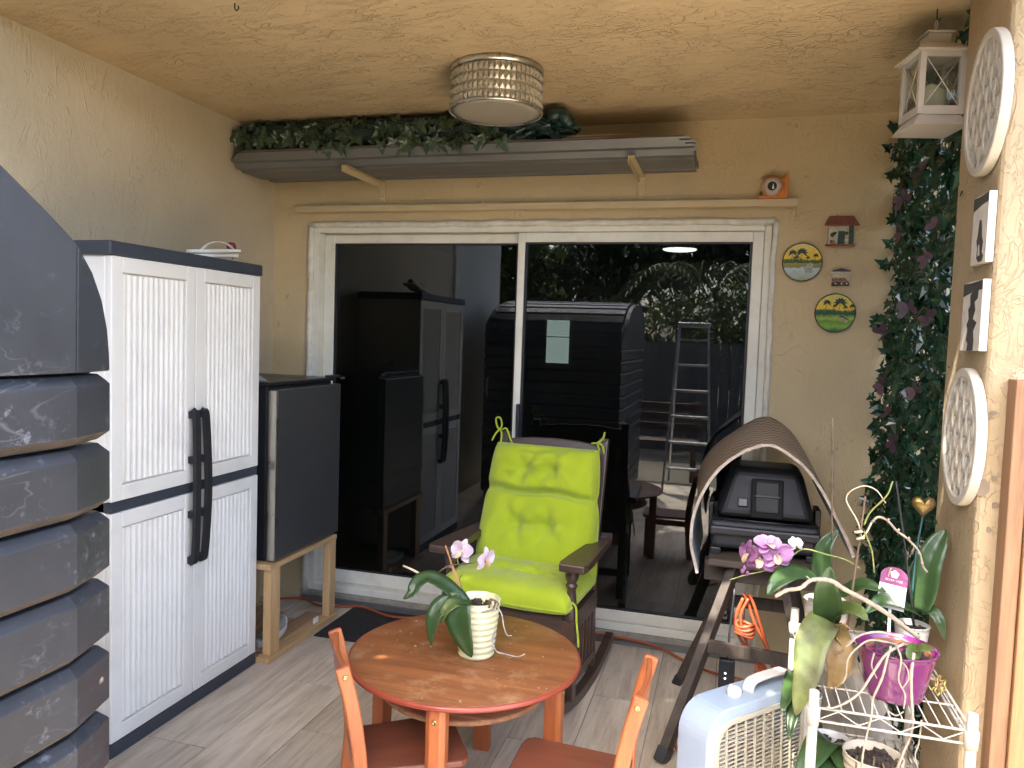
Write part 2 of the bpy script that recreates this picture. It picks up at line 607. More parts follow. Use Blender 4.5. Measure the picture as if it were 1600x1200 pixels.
m_orn_p = M('ornament_flowers', (.36, .11, .10), .6, var=.6, vscale=90, col2=(.6, .35, .2))
m_char = M('charcoal_paint', (.050, .048, .045), .7, var=.3, vscale=30)
m_print = M('cream_print', (.62, .58, .50), .7, var=.12, vscale=30, dirt=(.45, .42, .38), dirt_amt=.5, dirt_scale=40)
m_brass = M('brass_bolt', (.55, .42, .20), .3, metal=1)
m_trunk = M('bark', (.10, .075, .055), .9, var=.35, vscale=12, bmp=1, bscale=20, bdist=.03)
m_foli = M('foliage', (.05, .085, .022), .5, var=.35, vscale=1.2, trans=.25, col2=(.09, .13, .03))
m_foli2 = M('foliage_dark', (.035, .06, .02), .5, var=.35, vscale=1.2, trans=.2, col2=(.06, .095, .03))
m_frond = M('palm_frond', (.07, .10, .035), .45, var=.3, vscale=3, trans=.2)
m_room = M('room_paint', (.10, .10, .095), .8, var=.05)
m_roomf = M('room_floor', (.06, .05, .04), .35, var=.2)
m_glass = glass('tinted_glass', (.26, .28, .27), .062, .005)
m_clear = glass('lantern_glass', (.9, .92, .92), .05)


def floor_mat():
    m, nt, b = nodes('wood_look_tile')
    oi = nt.nodes.new('ShaderNodeObjectInfo')
    tc = nt.nodes.new('ShaderNodeTexCoord')
    off = nt.nodes.new('ShaderNodeVectorMath')
    off.operation = 'SCALE'
    off.inputs[0].default_value = (7.3, 11.7, 0)
    nt.links.new(oi.outputs['Random'], off.inputs['Scale'])
    add = nt.nodes.new('ShaderNodeVectorMath')
    nt.links.new(tc.outputs['Object'], add.inputs[0])
    nt.links.new(off.outputs[0], add.inputs[1])
    mp = nt.nodes.new('ShaderNodeMapping')
    mp.inputs['Scale'].default_value = (16, 1.3, 1)
    nt.links.new(add.outputs[0], mp.inputs['Vector'])
    mp2 = nt.nodes.new('ShaderNodeMapping')
    mp2.inputs['Scale'].default_value = (5, 1.0, 1)
    nt.links.new(add.outputs[0], mp2.inputs['Vector'])
    g1 = noise(nt, mp.outputs[0], 1.6, 8, .65, .9)
    g2 = noise(nt, mp2.outputs[0], 2.2, 6, .6, .7)
    g3 = noise(nt, mp.outputs[0], 9, 5, .7)
    g = math_(nt, 'ADD', math_(nt, 'MULTIPLY', g1, .5), math_(nt, 'MULTIPLY', g2, .38))
    g = math_(nt, 'MULTIPLY_ADD', g3, .16, g)
    c = ramp(nt, g, [(.38, (.34, .27, .205)), (.50, (.51, .43, .335)), (.58, (.60, .52, .415)), (.70, (.67, .59, .48))])
    k = math_(nt, 'MULTIPLY_ADD', oi.outputs['Random'], .22, .89)
    hs = nt.nodes.new('ShaderNodeHueSaturation')
    nt.links.new(c, hs.inputs['Color'])
    nt.links.new(k, hs.inputs['Value'])
    c = hs.outputs[0]
    sp = ramp(nt, noise(nt, tc.outputs['Object'], 30, 3, .6), [(.70, (0, 0, 0)), (.76, (.5, .5, .5))])
    c = mixc(nt, sp, c, (.16, .13, .10))
    nt.links.new(c, b.inputs['Base Color'])
    nt.links.new(math_(nt, 'MULTIPLY_ADD', g3, .25, .38), b.inputs['Roughness'])
    bump(nt, b, g, .12, .003)
    return m


def cushion_mat():
    m, nt, b = nodes('lime_fabric')
    v = coords(nt)
    n1 = noise(nt, v, 5, 6, .6)
    c = ramp(nt, n1, [(.3, (.33, .415, .012)), (.7, (.41, .50, .022))])
    nt.links.new(c, b.inputs['Base Color'])
    b.inputs['Roughness'].default_value = .85
    b.inputs['Sheen Weight'].default_value = .25
    b.inputs['Specular IOR Level'].default_value = .25
    w = nt.nodes.new('ShaderNodeTexWave')
    w.inputs['Scale'].default_value = 320
    nt.links.new(v, w.inputs['Vector'])
    wr = noise(nt, coords(nt, (1, 1, .5)), 11, 5, .55, .8)
    h = math_(nt, 'MULTIPLY_ADD', w.outputs['Fac'], .03, math_(nt, 'MULTIPLY', wr, 1.0))
    bump(nt, b, h, .5, .02)
    return m


def weave_mat():
    m, nt, b = nodes('woven_mat')
    tc = nt.nodes.new('ShaderNodeTexCoord')
    mp = nt.nodes.new('ShaderNodeMapping')
    mp.inputs['Scale'].default_value = (1, 1, 1)
    nt.links.new(tc.outputs['UV'], mp.inputs['Vector'])
    ck = nt.nodes.new('ShaderNodeTexChecker')
    ck.inputs['Scale'].default_value = 64
    ck.inputs[1].default_value = (.40, .30, .21, 1)
    ck.inputs[2].default_value = (.11, .072, .048, 1)
    nt.links.new(mp.outputs[0], ck.inputs[0])
    v = coords(nt)
    n = noise(nt, v, 7, 6, .6)
    c = mixc(nt, .3, ck.outputs[0], ramp(nt, n, [(.3, (.09, .055, .034)), (.7, (.27, .19, .12))]))
    nt.links.new(c, b.inputs['Base Color'])
    b.inputs['Roughness'].default_value = .55
    bump(nt, b, math_(nt, 'ADD', ck.outputs['Fac'], n), .8, .004)
    return m


def shed_mat():
    """weathered dark plastic with scuffs and scratches"""
    m, nt, b = nodes('weathered_shed_plastic')
    v = coords(nt)
    n = noise(nt, v, 5, 8, .65)
    c = ramp(nt, n, [(.3, (.022, .0245, .029)), (.7, (.040, .044, .051))])
    # chalky scratches: thin contour lines of a distorted noise, in patches
    s1 = noise(nt, coords(nt, (1, .45, 1.6)), 8, 3, .6, .8)
    d = math_(nt, 'ABSOLUTE', math_(nt, 'SUBTRACT', s1, .5))
    ln = ramp(nt, d, [(0, (1, 1, 1)), (.008, (0, 0, 0))])
    pm = ramp(nt, noise(nt, v, 6, 5, .65), [(.47, (0, 0, 0)), (.62, (1, 1, 1))])
    scuff = ramp(nt, noise(nt, v, 38, 6, .75), [(.56, (0, 0, 0)), (.68, (.7, .7, .7))])
    f = math_(nt, 'MULTIPLY', pm, math_(nt, 'MAXIMUM', math_(nt, 'MULTIPLY', ln, .25), math_(nt, 'MULTIPLY', scuff, .8)))
    c = mixc(nt, f, c, (.26, .28, .31))
    spots = nt.nodes.new('ShaderNodeTexVoronoi')
    spots.inputs['Scale'].default_value = 7
    nt.links.new(v, spots.inputs['Vector'])
    sp = ramp(nt, spots.outputs['Distance'], [(.055, (1, 1, 1)), (.075, (0, 0, 0))])
    sel = ramp(nt, noise(nt, v, 2.7, 2), [(.55, (0, 0, 0)), (.57, (1, 1, 1))])
    c = mixc(nt, math_(nt, 'MULTIPLY', sp, sel), c, (.66, .56, .45))
    nt.links.new(c, b.inputs['Base Color'])
    b.inputs['Roughness'].default_value = .38
    bump(nt, b, noise(nt, v, 160, 4, .6), .12, .002)
    return m


def plate_mat(name, pond):
    """glazed plate painted with a landscape; local x across, z up, radius .09"""
    m, nt, b = nodes(name)
    tc = nt.nodes.new('ShaderNodeTexCoord')
    sx = nt.nodes.new('ShaderNodeSeparateXYZ')
    nt.links.new(tc.outputs['Object'], sx.inputs[0])
    n = noise(nt, tc.outputs['Object'], 45, 6, .65)
    n2 = noise(nt, tc.outputs['Object'], 110, 4, .6)
    z = math_(nt, 'MULTIPLY_ADD', n, .04, math_(nt, 'ADD', sx.outputs['Z'], -.02))
    fz = math_(nt, 'MULTIPLY_ADD', z, 5.5, .5)
    if pond:
        st = [(.06, (.30, .34, .18)), (.14, (.36, .43, .40)), (.34, (.46, .55, .55)), (.37, (.20, .20, .06)), (.47, (.30, .28, .08)),
              (.485, (.030, .085, .035)), (.57, (.08, .16, .035)), (.585, (.80, .55, .05)), (.75, (.82, .56, .08)), (.95, (.72, .60, .22))]
    else:
        st = [(.05, (.05, .16, .06)), (.15, (.22, .40, .05)), (.28, (.12, .26, .04)), (.36, (.32, .44, .07)), (.44, (.08, .17, .04)),
              (.47, (.020, .070, .045)), (.57, (.04, .11, .06)), (.59, (.80, .52, .05)), (.74, (.74, .58, .08)), (.95, (.62, .55, .16))]
    c = ramp(nt, fz, st)
    c = mixc(nt, ramp(nt, n2, [(.52, (0, 0, 0)), (.66, (.4, .4, .4))]), c, (.07, .10, .05) if not pond else (.30, .24, .08))
    nt.links.new(c, b.inputs['Base Color'])
    b.inputs['Roughness'].default_value = .42
    b.inputs['Specular IOR Level'].default_value = .3
    return m


def ground_mat():
    m, nt, b = nodes('yard_ground')
    v = coords(nt)
    n = noise(nt, v, .8, 8, .65)
    n2 = noise(nt, v, 14, 7, .7)
    c = ramp(nt, n, [(.35, (.09, .08, .055)), (.6, (.15, .13, .10))])
    c = mixc(nt, ramp(nt, n2, [(.45, (0, 0, 0)), (.7, (.6, .6, .6))]), c, (.12, .12, .07))
    nt.links.new(c, b.inputs['Base Color'])
    b.inputs['Roughness'].default_value = .9
    bump(nt, b, n2, .6, .02)
    return m


m_floor = floor_mat()
m_lime = cushion_mat()
m_weave = weave_mat()
m_shed = shed_mat()
m_ground = ground_mat()
m_dirt_bounce = M('dirt_and_ground_bounce', (.050, .038, .030), .9, var=.35, vscale=14, bmp=.4, bscale=60)  # slat undersides: dirt brown with light reflected from the ground painted in
m_grout = M('grout', (.17, .145, .12), .9, var=.2, vscale=20)
m_paver = M('paving', (.52, .45, .35), .8, var=.2, vscale=5, bmp=.4, bscale=30, dirt=(.2, .18, .13))

# ================================================================== THE SETTING
WALL_Y, LEFT_X, CEIL_Z = 3.90, -2.55, 2.63
DX0, DX1, DZ0, DZ1 = -2.30, .165, .085, 2.135          # door opening


def struct(name, mb, mat, label=None, **k):
    return tag(mb.build(name, mat, **k), label, None, None, 'structure')


g = MB()
g.add([(-250, -250, -.06), (250, -250, -.06), (250, 250, -.06), (-250, 250, -.06)], [(0, 1, 2, 3)])
struct('ground', g, m_ground, 'bare beige yard ground around the patio')
g = MB().box(-3.4, 2.4, -.75, 1.25, -.05, -.012)
struct('paving', g, m_paver, 'pale paved strip in front of the patio')
floor = struct('floor', MB().box(-2.75, 1.2, 1.25, WALL_Y, -.05, -.004), m_grout, 'patio floor of wood-look tiles')
PW, PL = .257, 1.2
tile_mb = MB().box(-PW / 2 + .0016, PW / 2 - .0016, -PL / 2 + .0016, PL / 2 - .0016, -.006, 0)
tile_me = tile_mb.mesh('floor_tile', m_floor)
col0 = -1.5335 - PW * 4
joints = {2: 2.345, 3: 2.94}
short = {}
for i in range(14):
    x0 = col0 + PW * i
    if x0 + PW < LEFT_X or x0 > .95: continue
    j = joints.get(i, 1.9 + (i * .47) % 1.2)
    ys = [j + PL * k for k in range(-2, 4)]
    for y0 in ys:
        y1 = y0 + PL
        a, b_ = max(y0, 1.26), min(y1, WALL_Y - .002)
        if b_ - a < .02: continue
        if abs(b_ - a - PL) < 1e-6:
            me = tile_me
        else:
            key = round(b_ - a, 4)
            if key not in short:
                hl = key / 2
                short[key] = MB().box(-PW / 2 + .0016, PW / 2 - .0016, -hl + .0016, hl - .0016, -.006, 0).mesh('floor_tile', m_floor)
            me = short[key]
        piece('floor_tile', me, floor, Matrix.Translation((x0 + PW / 2, (a + b_) / 2, rnd.uniform(-.0006, .0006))))

wb = MB()
wb.box(-2.80, DX0, WALL_Y, WALL_Y + .2, -.05, CEIL_Z + .1)
wb.box(DX1, 1.25, WALL_Y, WALL_Y + .2, -.05, CEIL_Z + .1)
wb.box(DX0, DX1, WALL_Y, WALL_Y + .2, DZ1, CEIL_Z + .1)
struct('back_wall', wb, m_wall, 'tan stucco back wall of the patio')
struct('left_wall', MB().box(LEFT_X - .25, LEFT_X, 1.09, WALL_Y, -.05, CEIL_Z + .1), m_wall_l, 'tan stucco side wall at the left')
struct('outer_wall', MB().box(-3.0, LEFT_X + .03, -.35, 1.088, -.05, 3.0), m_outer, 'pale grey stucco wall end beyond the patio', bevel=.01)
struct('ceiling', MB().box(-2.95, 1.3, 2.05, WALL_Y + .3, CEIL_Z, CEIL_Z + .25), m_ceil, 'tan trowelled stucco patio ceiling')
struct('pillar', MB().box(.65, 1.06, 2.29, 2.70, -.05, CEIL_Z + .05), m_pillar, 'tan stucco corner pillar at the right', bevel=.018, seg=3)
# chips and a patch of old glue on the pillar front
for (px, py, w_, h_) in ((1535, 762, .022, .024), (1556, 790, .012, .008), (1552, 645, .010, .006), (1546, 650, .008, .008), (1545, 828, .007, .008), (1553, 748, .006, .007)):
    c = at(px, py, 2.2885)
    q = MB()
    n = 13
    q.prism([(math.cos(2 * PI * k / n) * w_ * rnd.uniform(.7, 1.1), math.sin(2 * PI * k / n) * h_ * rnd.uniform(.7, 1.1)) for k in range(n)], 0, .002,
            lambda a, b, h: Vector((c.x + a, 2.2885 - h, c.z + b)))
    o = q.build('paint_chip', M('chip', (.24, .185, .13), .9), bpy.data.objects['pillar'], world=True)
# the stepped concrete sill below the door
sill = MB()
sill.box(DX0 - .04, DX1 + .06, WALL_Y - .012, WALL_Y + .06, -.01, .055)
struct('door_step', sill, m_concrete, 'rough concrete step below the sliding door', bevel=.006)

# a dim room behind the glass
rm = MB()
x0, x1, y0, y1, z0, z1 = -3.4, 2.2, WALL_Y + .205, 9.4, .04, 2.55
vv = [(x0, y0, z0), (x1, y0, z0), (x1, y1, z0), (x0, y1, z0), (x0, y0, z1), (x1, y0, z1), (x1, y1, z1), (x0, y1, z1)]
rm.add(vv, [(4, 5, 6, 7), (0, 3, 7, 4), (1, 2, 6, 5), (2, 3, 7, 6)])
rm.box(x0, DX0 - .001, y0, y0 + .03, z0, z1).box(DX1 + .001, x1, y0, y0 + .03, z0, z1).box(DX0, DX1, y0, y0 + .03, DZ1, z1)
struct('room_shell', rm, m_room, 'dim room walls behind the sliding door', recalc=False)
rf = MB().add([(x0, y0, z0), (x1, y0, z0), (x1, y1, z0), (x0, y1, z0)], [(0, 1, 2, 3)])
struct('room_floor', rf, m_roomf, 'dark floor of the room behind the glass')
_d = at(1062, 393, 1.0) - CAM
lp = CAM + _d * (.965 / _d.z)
t = thing('room_ceiling_lamp', 'lit round white ceiling lamp in the room behind the right glass pane', 'ceiling lamp', (lp.x, lp.y, 2.55))
MB().lathe([(.19, -.012), (.19, 0)], n=32).build('lamp_ring', m_white, t)
MB().lathe([(.0, -.035), (.10, -.033), (.165, -.024), (.178, -.013)], n=32).build('lamp_diffuser', emit('lamp_glow', (1, .96, .86), 1.6), t)
w0, w1 = at(855, 500, 9.36), at(888, 568, 9.36)
t = thing('room_window', 'narrow bright window of the room seen through the right glass pane', 'window', ((w0.x + w1.x) / 2, 9.38, w1.z))
MB().box(w0.x, w1.x, 9.372, 9.376, w1.z, w0.z).build('pane', emit('daylit_pane', (.84, .95, .92), .26), t, world=True)
fm = MB()
for a in ((w0.x - .03, w0.x, w1.z - .03, w0.z + .03), (w1.x, w1.x + .03, w1.z - .03, w0.z + .03), (w0.x, w1.x, w0.z, w0.z + .03),
          (w0.x, w1.x, w1.z - .03, w1.z), (w0.x, w1.x, w1.z + .6 * (w0.z - w1.z), w1.z + .6 * (w0.z - w1.z) + .012)):
    fm.box(a[0], a[1], 9.355, 9.39, a[2], a[3])
fm.build('frame', m_white_b, t, world=True)

# ------------------------------------------------------------------ sliding door
sd = thing('sliding_door', 'two-panel white framed sliding glass door with dark tinted panes', 'sliding door', ((DX0 + DX1) / 2, WALL_Y, .05))
fm = MB()
FY0, FY1 = WALL_Y - .014, WALL_Y + .11
fm.box(DX0 + .002, DX0 + .045, FY0 + .01, FY1, DZ0 - .03, DZ1 - .002)
fm.box(DX1 - .036, DX1 - .002, FY0 + .03, FY1, DZ0 - .03, DZ1 - .002)
fm.box(DX0 + .045, DX1 - .036, FY0 + .01, FY1, DZ1 - .036, DZ1 - .002)
fm.box(DX0 + .045, DX1 - .036, FY0 + .012, FY1, DZ0 - .03, DZ0 + .012)
fm.build('frame', m_white, sd, world=True, bevel=.003)
# old caulk and plaster bead round the frame
cb = MB()
def wob(a, b, n=26, amp=.004):
    a, b = Vector(a), Vector(b)
    return [a.lerp(b, k / n) + Vector((rnd.uniform(-amp, amp), rnd.uniform(-.002, .002), rnd.uniform(-amp, amp))) for k in range(n + 1)]
cb.tube(wob((DX0 - .008, WALL_Y - .004, DZ0 - .04), (DX0 - .008, WALL_Y - .004, DZ1 + .01)), .019, 8)
cb.tube(wob((DX0 - .008, WALL_Y - .006, DZ1 + .008), (DX1 + .012, WALL_Y - .006, DZ1 + .008), 44), .017, 8)
cb.tube(wob((DX1 + .010, WALL_Y - .004, DZ0 - .04), (DX1 + .010, WALL_Y - .004, DZ1 + .01)), .014, 8)
cb.build('caulk_bead', m_caulk, sd, world=True)
MX = -1.075


def panel(x0, x1, y0, y1, z0, z1, st_l, st_r, rt, rb, name):
    p = MB()
    p.box(x0, x0 + st_l, y0, y1, z0, z1).box(x1 - st_r, x1, y0, y1, z0, z1)
    p.box(x0 + st_l, x1 - st_r, y0 + .001, y1 - .001, z1 - rt, z1).box(x0 + st_l, x1 - st_r, y0 + .001, y1 - .001, z0, z0 + rb)
    f = p.build(name, m_white, sd, world=True, bevel=.004)
    gk = MB()
    a, b, c, d = x0 + st_l, x1 - st_r, z0 + rb, z1 - rt
    yc = (y0 + y1) / 2
    gk.box(a, a + .012, yc - .016, yc + .016, c, d).box(b - .012, b, yc - .016, yc + .016, c, d)
    gk.box(a + .012, b - .012, yc - .016, yc + .016, d - .008, d).box(a + .012, b - .012, yc - .016, yc + .016, c, c + .008)
    gk.build('gasket', m_black, f, world=True)
    MB().box(a + .004, b - .004, yc - .004, yc + .004, c + .004, d - .004).build('pane', m_glass, f, world=True)
    return f


panel(DX0 + .047, MX + .02, WALL_Y + .050, WALL_Y + .090, DZ0 + .014, DZ1 - .038, .065, .05, .05, .075, 'fixed_panel')
f2 = panel(MX - .022, DX1 - .038, WALL_Y + .004, WALL_Y + .046, DZ0 + .014, DZ1 - .038, .038, .05, .05, .06, 'sliding_panel')
MB().box(MX + .003, MX + .022, WALL_Y - .022, WALL_Y + .004, .93, 1.20).build('handle', m_black, f2, world=True, bevel=.004)
# lower tracks
tr = MB()
for k in range(3):
    tr.box(DX0 - .02, DX1 + .03, WALL_Y - .045 + k * .011, WALL_Y - .041 + k * .011, 0.002, .016 + .006 * k)
tr.build('shutter_track', m_alu, sd, world=True)

# ------------------------------------------------------------------ shutter rail above the door
r0, r1 = at(464, 325, 3.86), at(1247, 314, 3.86)
t = thing('shutter_rail', 'long tan metal rail fixed to the wall above the sliding door', 'rail', ((r0.x + r1.x) / 2, 3.88, r0.z - .02))
rz = 2.228
MB().box(r0.x, r1.x, 3.858, 3.862, rz - .02, rz + .014).box(r0.x, r1.x, 3.862, 3.896, rz - .006, rz - .002).build('channel', m_tanpaint, t, world=True, bevel=.001)
MB().box(r0.x, r1.x, 3.893, 3.898, rz + .0, rz + .040).build('flange', m_tanpaint, t, world=True)
for k in range(11):
    x = r0.x + .12 + k * (r1.x - r0.x - .24) / 10
    MB().lathe([(.006, 0), (.006, .004), (.003, .006)], (x, 3.893, rz + .028), 8, Matrix.Rotation(R(90), 4, 'X')).build('screw', m_steel, t, world=True)
MB().box(r1.x - .004, r1.x, 3.865, 3.895, rz - .06, rz - .006).build('end_tab', m_tanpaint, t, world=True)

# ================================================================== STORE ABOVE THE DOOR
for x, lab in ((-1.875, 'left tan steel shelf bracket holding the metal panels over the door'), (-.466, 'right tan steel shelf bracket holding the metal panels over the door')):
    t = thing('shelf_bracket', lab, 'bracket', (x, WALL_Y, 2.27), group='brackets above the door')
    MB().box(x - .018, x + .018, 3.888, 3.898, 2.262, 2.385).build('wall_plate', m_tanpaint, t, world=True, bevel=.002)
    MB().box(x - .014, x + .014, 3.46, 3.888, 2.3655, 2.3695).box(x - .014, x - .010, 3.46, 3.888, 2.338, 2.3655).build('arm', m_tanpaint, t, world=True)
    for z in (2.285, 2.32):
        MB().lathe([(.006, 0), (.005, .004), (0, .005)], (x, 3.888, z), 8, Matrix.Rotation(R(90), 4, 'X')).build('screw', m_steel, t, world=True)

labs = ['lowest of the stacked grey metal panels resting on the wall brackets', 'second lowest grey metal panel of the stack on the wall brackets',
        'third grey metal panel up in the stack on the wall brackets', 'fourth grey metal panel up in the stack on the wall brackets', 'topmost grey metal panel of the stack on the wall brackets']
for k in range(5):
    dz, dy = .0072 * k, -.004 * k
    prof = [(3.475 + dy, 2.408), (3.478 + dy, 2.398), (3.505 + dy, 2.392), (3.522 + dy, 2.352), (3.56 + dy, 2.352), (3.572 + dy, 2.340), (3.76 + dy, 2.340), (3.775 + dy, 2.37), (3.80 + dy, 2.372), (3.82 + dy, 2.345), (3.858 + dy, 2.345)]
    prof = [(y, (z - 2.340) * .62 + 2.372 + dz) for y, z in prof]
    th = .003
    poly = prof + [(y, z + th) for y, z in reversed(prof)]
    xl, xr = (-2.535 + .012 * k, [-.20, -.235, -.19, -.26, -.215][k])
    o = MB().prism(poly, xl, xr, lambda a, b, h: Vector((h, a, b))).build('metal_panel', m_alu)
    tag(o, labs[k], 'metal panel', 'metal panels stacked above the door')
    # rolled edge lips seen from the front
for k in range(3):
    o = MB().box(-2.50 + k * .02, -.24 - k * .35, 3.462 + k * .004, 3.49 + k * .004, 2.4465 + k * .0055, 2.4505 + k * .0055).build('edge_strip', [m_weath_x, m_alu, m_weath_x][k])
    tag(o, ['brown wooden strip lying lowest on the metal panels', 'thin grey metal strip lying on the metal panels', 'brown wooden strip lying uppermost on the metal panels'][k], 'strip')

o = MB().box(-.83, -.43, 3.52, 3.78, 2.463, 2.478).build('brown_board', wood('red_board', (.20, .07, .03), (.30, .12, .06), 'x'))
tag(o, 'short reddish brown board lying on the metal panels beside the dark sheet', 'board')
o = MB().box(-.80, -.55, 3.56, 3.80, 2.4795, 2.4935).build('white_board', m_medal)
tag(o, 'short white board lying on top of the brown board', 'board')

# ------------------------------------------------------------------ ivy leaf mesh
IVY = [(0, 0), (.16, -.10), (.42, -.16), (.34, .12), (.56, .34), (.28, .42), (.0, 1.0), (-.28, .42), (-.56, .34), (-.34, .12), (-.42, -.16), (-.16, -.10)]


def ivy_mesh(name, mat, size, cup):
    v = [Vector((0, .22 * size, -.10 * size * cup))]
    n = len(IVY)
    for a, b in IVY:
        v.append(Vector((a * size, b * size, size * cup * (.22 * abs(a) + .10 * (b - .3) ** 2 * (-1)))))
    f = [(0, 1 + k, 1 + (k + 1) % n) for k in range(n)]
    mb = MB()
    mb.add(v, f, False)
    return mb.mesh(name, mat, recalc=False)


def orient(p, nrm, down, roll, s=1.0):
    z = nrm.normalized()
    y = down - z * down.dot(z)
    y = y.normalized() if y.length > 1e-5 else fr(z)[0]
    x = y.cross(z)
    m = Matrix(((x.x, y.x, z.x, p.x), (x.y, y.y, z.y, p.y), (x.z, y.z, z.z, p.z), (0, 0, 0, 1)))
    return m @ Matrix.Rotation(roll, 4, 'Z') @ Matrix.Scale(s, 4)


# the folded artificial hedge lying on the panels
t = thing('rolled_ivy_mat', 'rolled artificial ivy mat lying along the top of the metal panels', 'artificial ivy', (-1.75, 3.62, 2.49))


def roll_fn(u, v):
    x = -2.52 + 1.52 * v
    th = 2 * PI * u
    w = .5 + .5 * math.sin(9.1 * v + 1.3) * math.sin(23 * v)
    ry, rz_ = .112, .078 + .006 * w
    e = min(1, 6 * v + .55, 6 * (1 - v) + .45)
    return Vector((x, 3.60 + ry * e * math.cos(th) + .012 * math.sin(17 * v + 3 * th), 2.538 + rz_ * e * math.sin(th) + .006 * math.sin(31 * v + 2 * th)))


mb = MB().sheet(roll_fn, 20, 70, False, wrap_u=True)
mb.build('netting', m_ivyback, t, world=True)
ivd = [ivy_mesh('leaf', m_ivyd, .080, c) for c in (.6, 1.2, -.7)]
for k in range(230):
    x = rnd.uniform(-2.52, -1.02)
    th = rnd.uniform(R(110), R(245))
    p = Vector((x, 3.60 + .118 * math.cos(th), 2.540 + .076 * math.sin(th)))
    nrm = Vector((rnd.uniform(-.5, .5), math.cos(th) * 1.0 + rnd.uniform(-.4, .4), math.sin(th) * .6 + rnd.uniform(-.5, .3)))
    piece('leaf', rnd.choice(ivd), t, orient(p, nrm, Vector((rnd.uniform(-.5, .5), -.2, -1)), rnd.uniform(-.9, .9), rnd.uniform(.6, 1.15)))
for k in range(26):
    x = rnd.uniform(-2.2, -1.05)
    p = Vector((x, 3.455 + rnd.uniform(-.02, .01), 2.468 + rnd.uniform(-.015, .02)))
    nrm = Vector((rnd.uniform(-.5, .5), -1, rnd.uniform(-.5, .2)))
    piece('leaf', rnd.choice(ivd), t, orient(p, nrm, Vector((rnd.uniform(-.7, .7), 0, -1)), 0, rnd.uniform(.6, 1.0)))
# dark plastic sheet bundle
t = thing('plastic_bundle', 'crumpled dark green plastic sheet bundle on the right end of the metal panels', 'plastic sheet', (-.92, 3.58, 2.48))


def bun(u, v):
    th, ph = 2 * PI * u, PI * (v - .5)
    d = Vector((math.cos(ph) * math.cos(th), math.cos(ph) * math.sin(th), math.sin(ph)))
    k = 1 + .16 * math.sin(7 * d.x + 4 * d.z) + .12 * math.sin(13 * d.y + 9 * d.x + 2) + .08 * math.sin(21 * d.z + 17 * d.x)
    p = Vector((-.935 + .175 * d.x * k, 3.575 + .125 * d.y * k, 2.532 + .074 * d.z * k + .02 * d.x * -1))
    if p.x < -.93 and p.y < 3.55: p.z -= .05 * max(0, (-.90 - p.x)) * 4
    return p


MB().sheet(bun, 36, 22, False, wrap_u=True).build('sheet', m_tarp, t, world=True)
MB().tube(smooth_path([(-.86, 3.50, 2.56), (-.80, 3.485, 2.575), (-.76, 3.50, 2.53), (-.745, 3.51, 2.505)]), [.02, .03, .035, .035, .034, .03, .028, .03, .03, .032, .03, .028, .03, .025, .02, .014, .01, .008, .004][:19], 9).build('fold', m_tarp, t, world=True)

# ------------------------------------------------------------------ ceiling light
LC = Vector((-.965, 3.035, 2.63))
t = thing('ceiling_light', 'round drum ceiling light with a faceted crystal band and frosted base', 'ceiling light', LC)
MB().lathe([(.188, -.001), (.188, -.022), (.183, -.024)], n=64).build('mounting_ring', m_steel, t)
MB().lathe([(.176, -.02), (.176, -.166)], n=48).build('shade_lining', M('lining', (.30, .26, .20), .4, var=.05), t)
cr = MB()
NC, NR = 52, 4
for i in range(NC):
    for j in range(NR):
        a0, a1 = 2 * PI * i / NC, 2 * PI * (i + 1) / NC
        g_ = .06 * (a1 - a0)
        a0, a1 = a0 + g_, a1 - g_
        z0_, z1_ = -.026 - j * .0355, -.026 - (j + 1) * .0355 + .002
        r_ = .182
        am, zm = (a0 + a1) / 2, (z0_ + z1_) / 2
        P_ = [Vector((r_ * math.cos(a), r_ * math.sin(a), z)) for a, z in ((a0, z0_), (a1, z0_), (a1, z1_), (a0, z1_))]
        ap = Vector(((r_ + .009) * math.cos(am), (r_ + .009) * math.sin(am), zm))
        cr.add(P_ + [ap], [(0, 1, 4), (1, 2, 4), (2, 3, 4), (3, 0, 4)])
tag(cr.build('crystal_band', M('crystal', (.42, .38, .30), .2, metal=.25, var=.25, vscale=50, coat=.3), t, recalc=False), kind='stuff')
MB().lathe([(.190, -.166), (.192, -.170), (.190, -.176), (.184, -.176), (.184, -.166)], n=64).build('lower_ring', m_steel, t)
MB().lathe([(.185, -.172), (.15, -.177), (.08, -.180), (.0, -.181)], n=64).build('diffuser', M('frosted', (.34, .30, .23), .4, var=.04, vscale=3), t)
t = thing('ceiling_hook', 'small dark metal hook in the ceiling at the left', 'hook', (-1.647, 2.27, 2.63))
MB().tube(smooth_path([(0, 0, 0), (0, 0, -.015), (.006, 0, -.024), (.014, 0, -.018), (.013, 0, -.010)]), .0022, 6).build('wire', m_black, t)

# ================================================================== LEFT SIDE: CABINET, FRIDGE ON ITS STAND
CX, CY0, CY1 = -2.05, 2.165, 3.035
t = thing('storage_cabinet', 'tall white ribbed two-door plastic cabinet with dark top and long handles', 'cabinet', (-2.29, 2.6, 0))
MB().box(-2.525, CX - .022, CY0 + .004, CY1 - .004, .05, 1.79).build('body', m_white_b, t, world=True, bevel=.012)
MB().box(-2.53, CX + .008, CY0 - .012, CY1 + .004, 1.786, 1.834).build('top', m_navy, t, world=True, bevel=.006)
MB().box(-2.52, CX + .001, CY0, CY1, 0, .052).build('base', m_navy, t, world=True, bevel=.003)
MB().box(-2.50, CX - .006, CY0 + .004, CY1 - .002, .886, .924).build('middle_band', m_navy, t, world=True, bevel=.002)


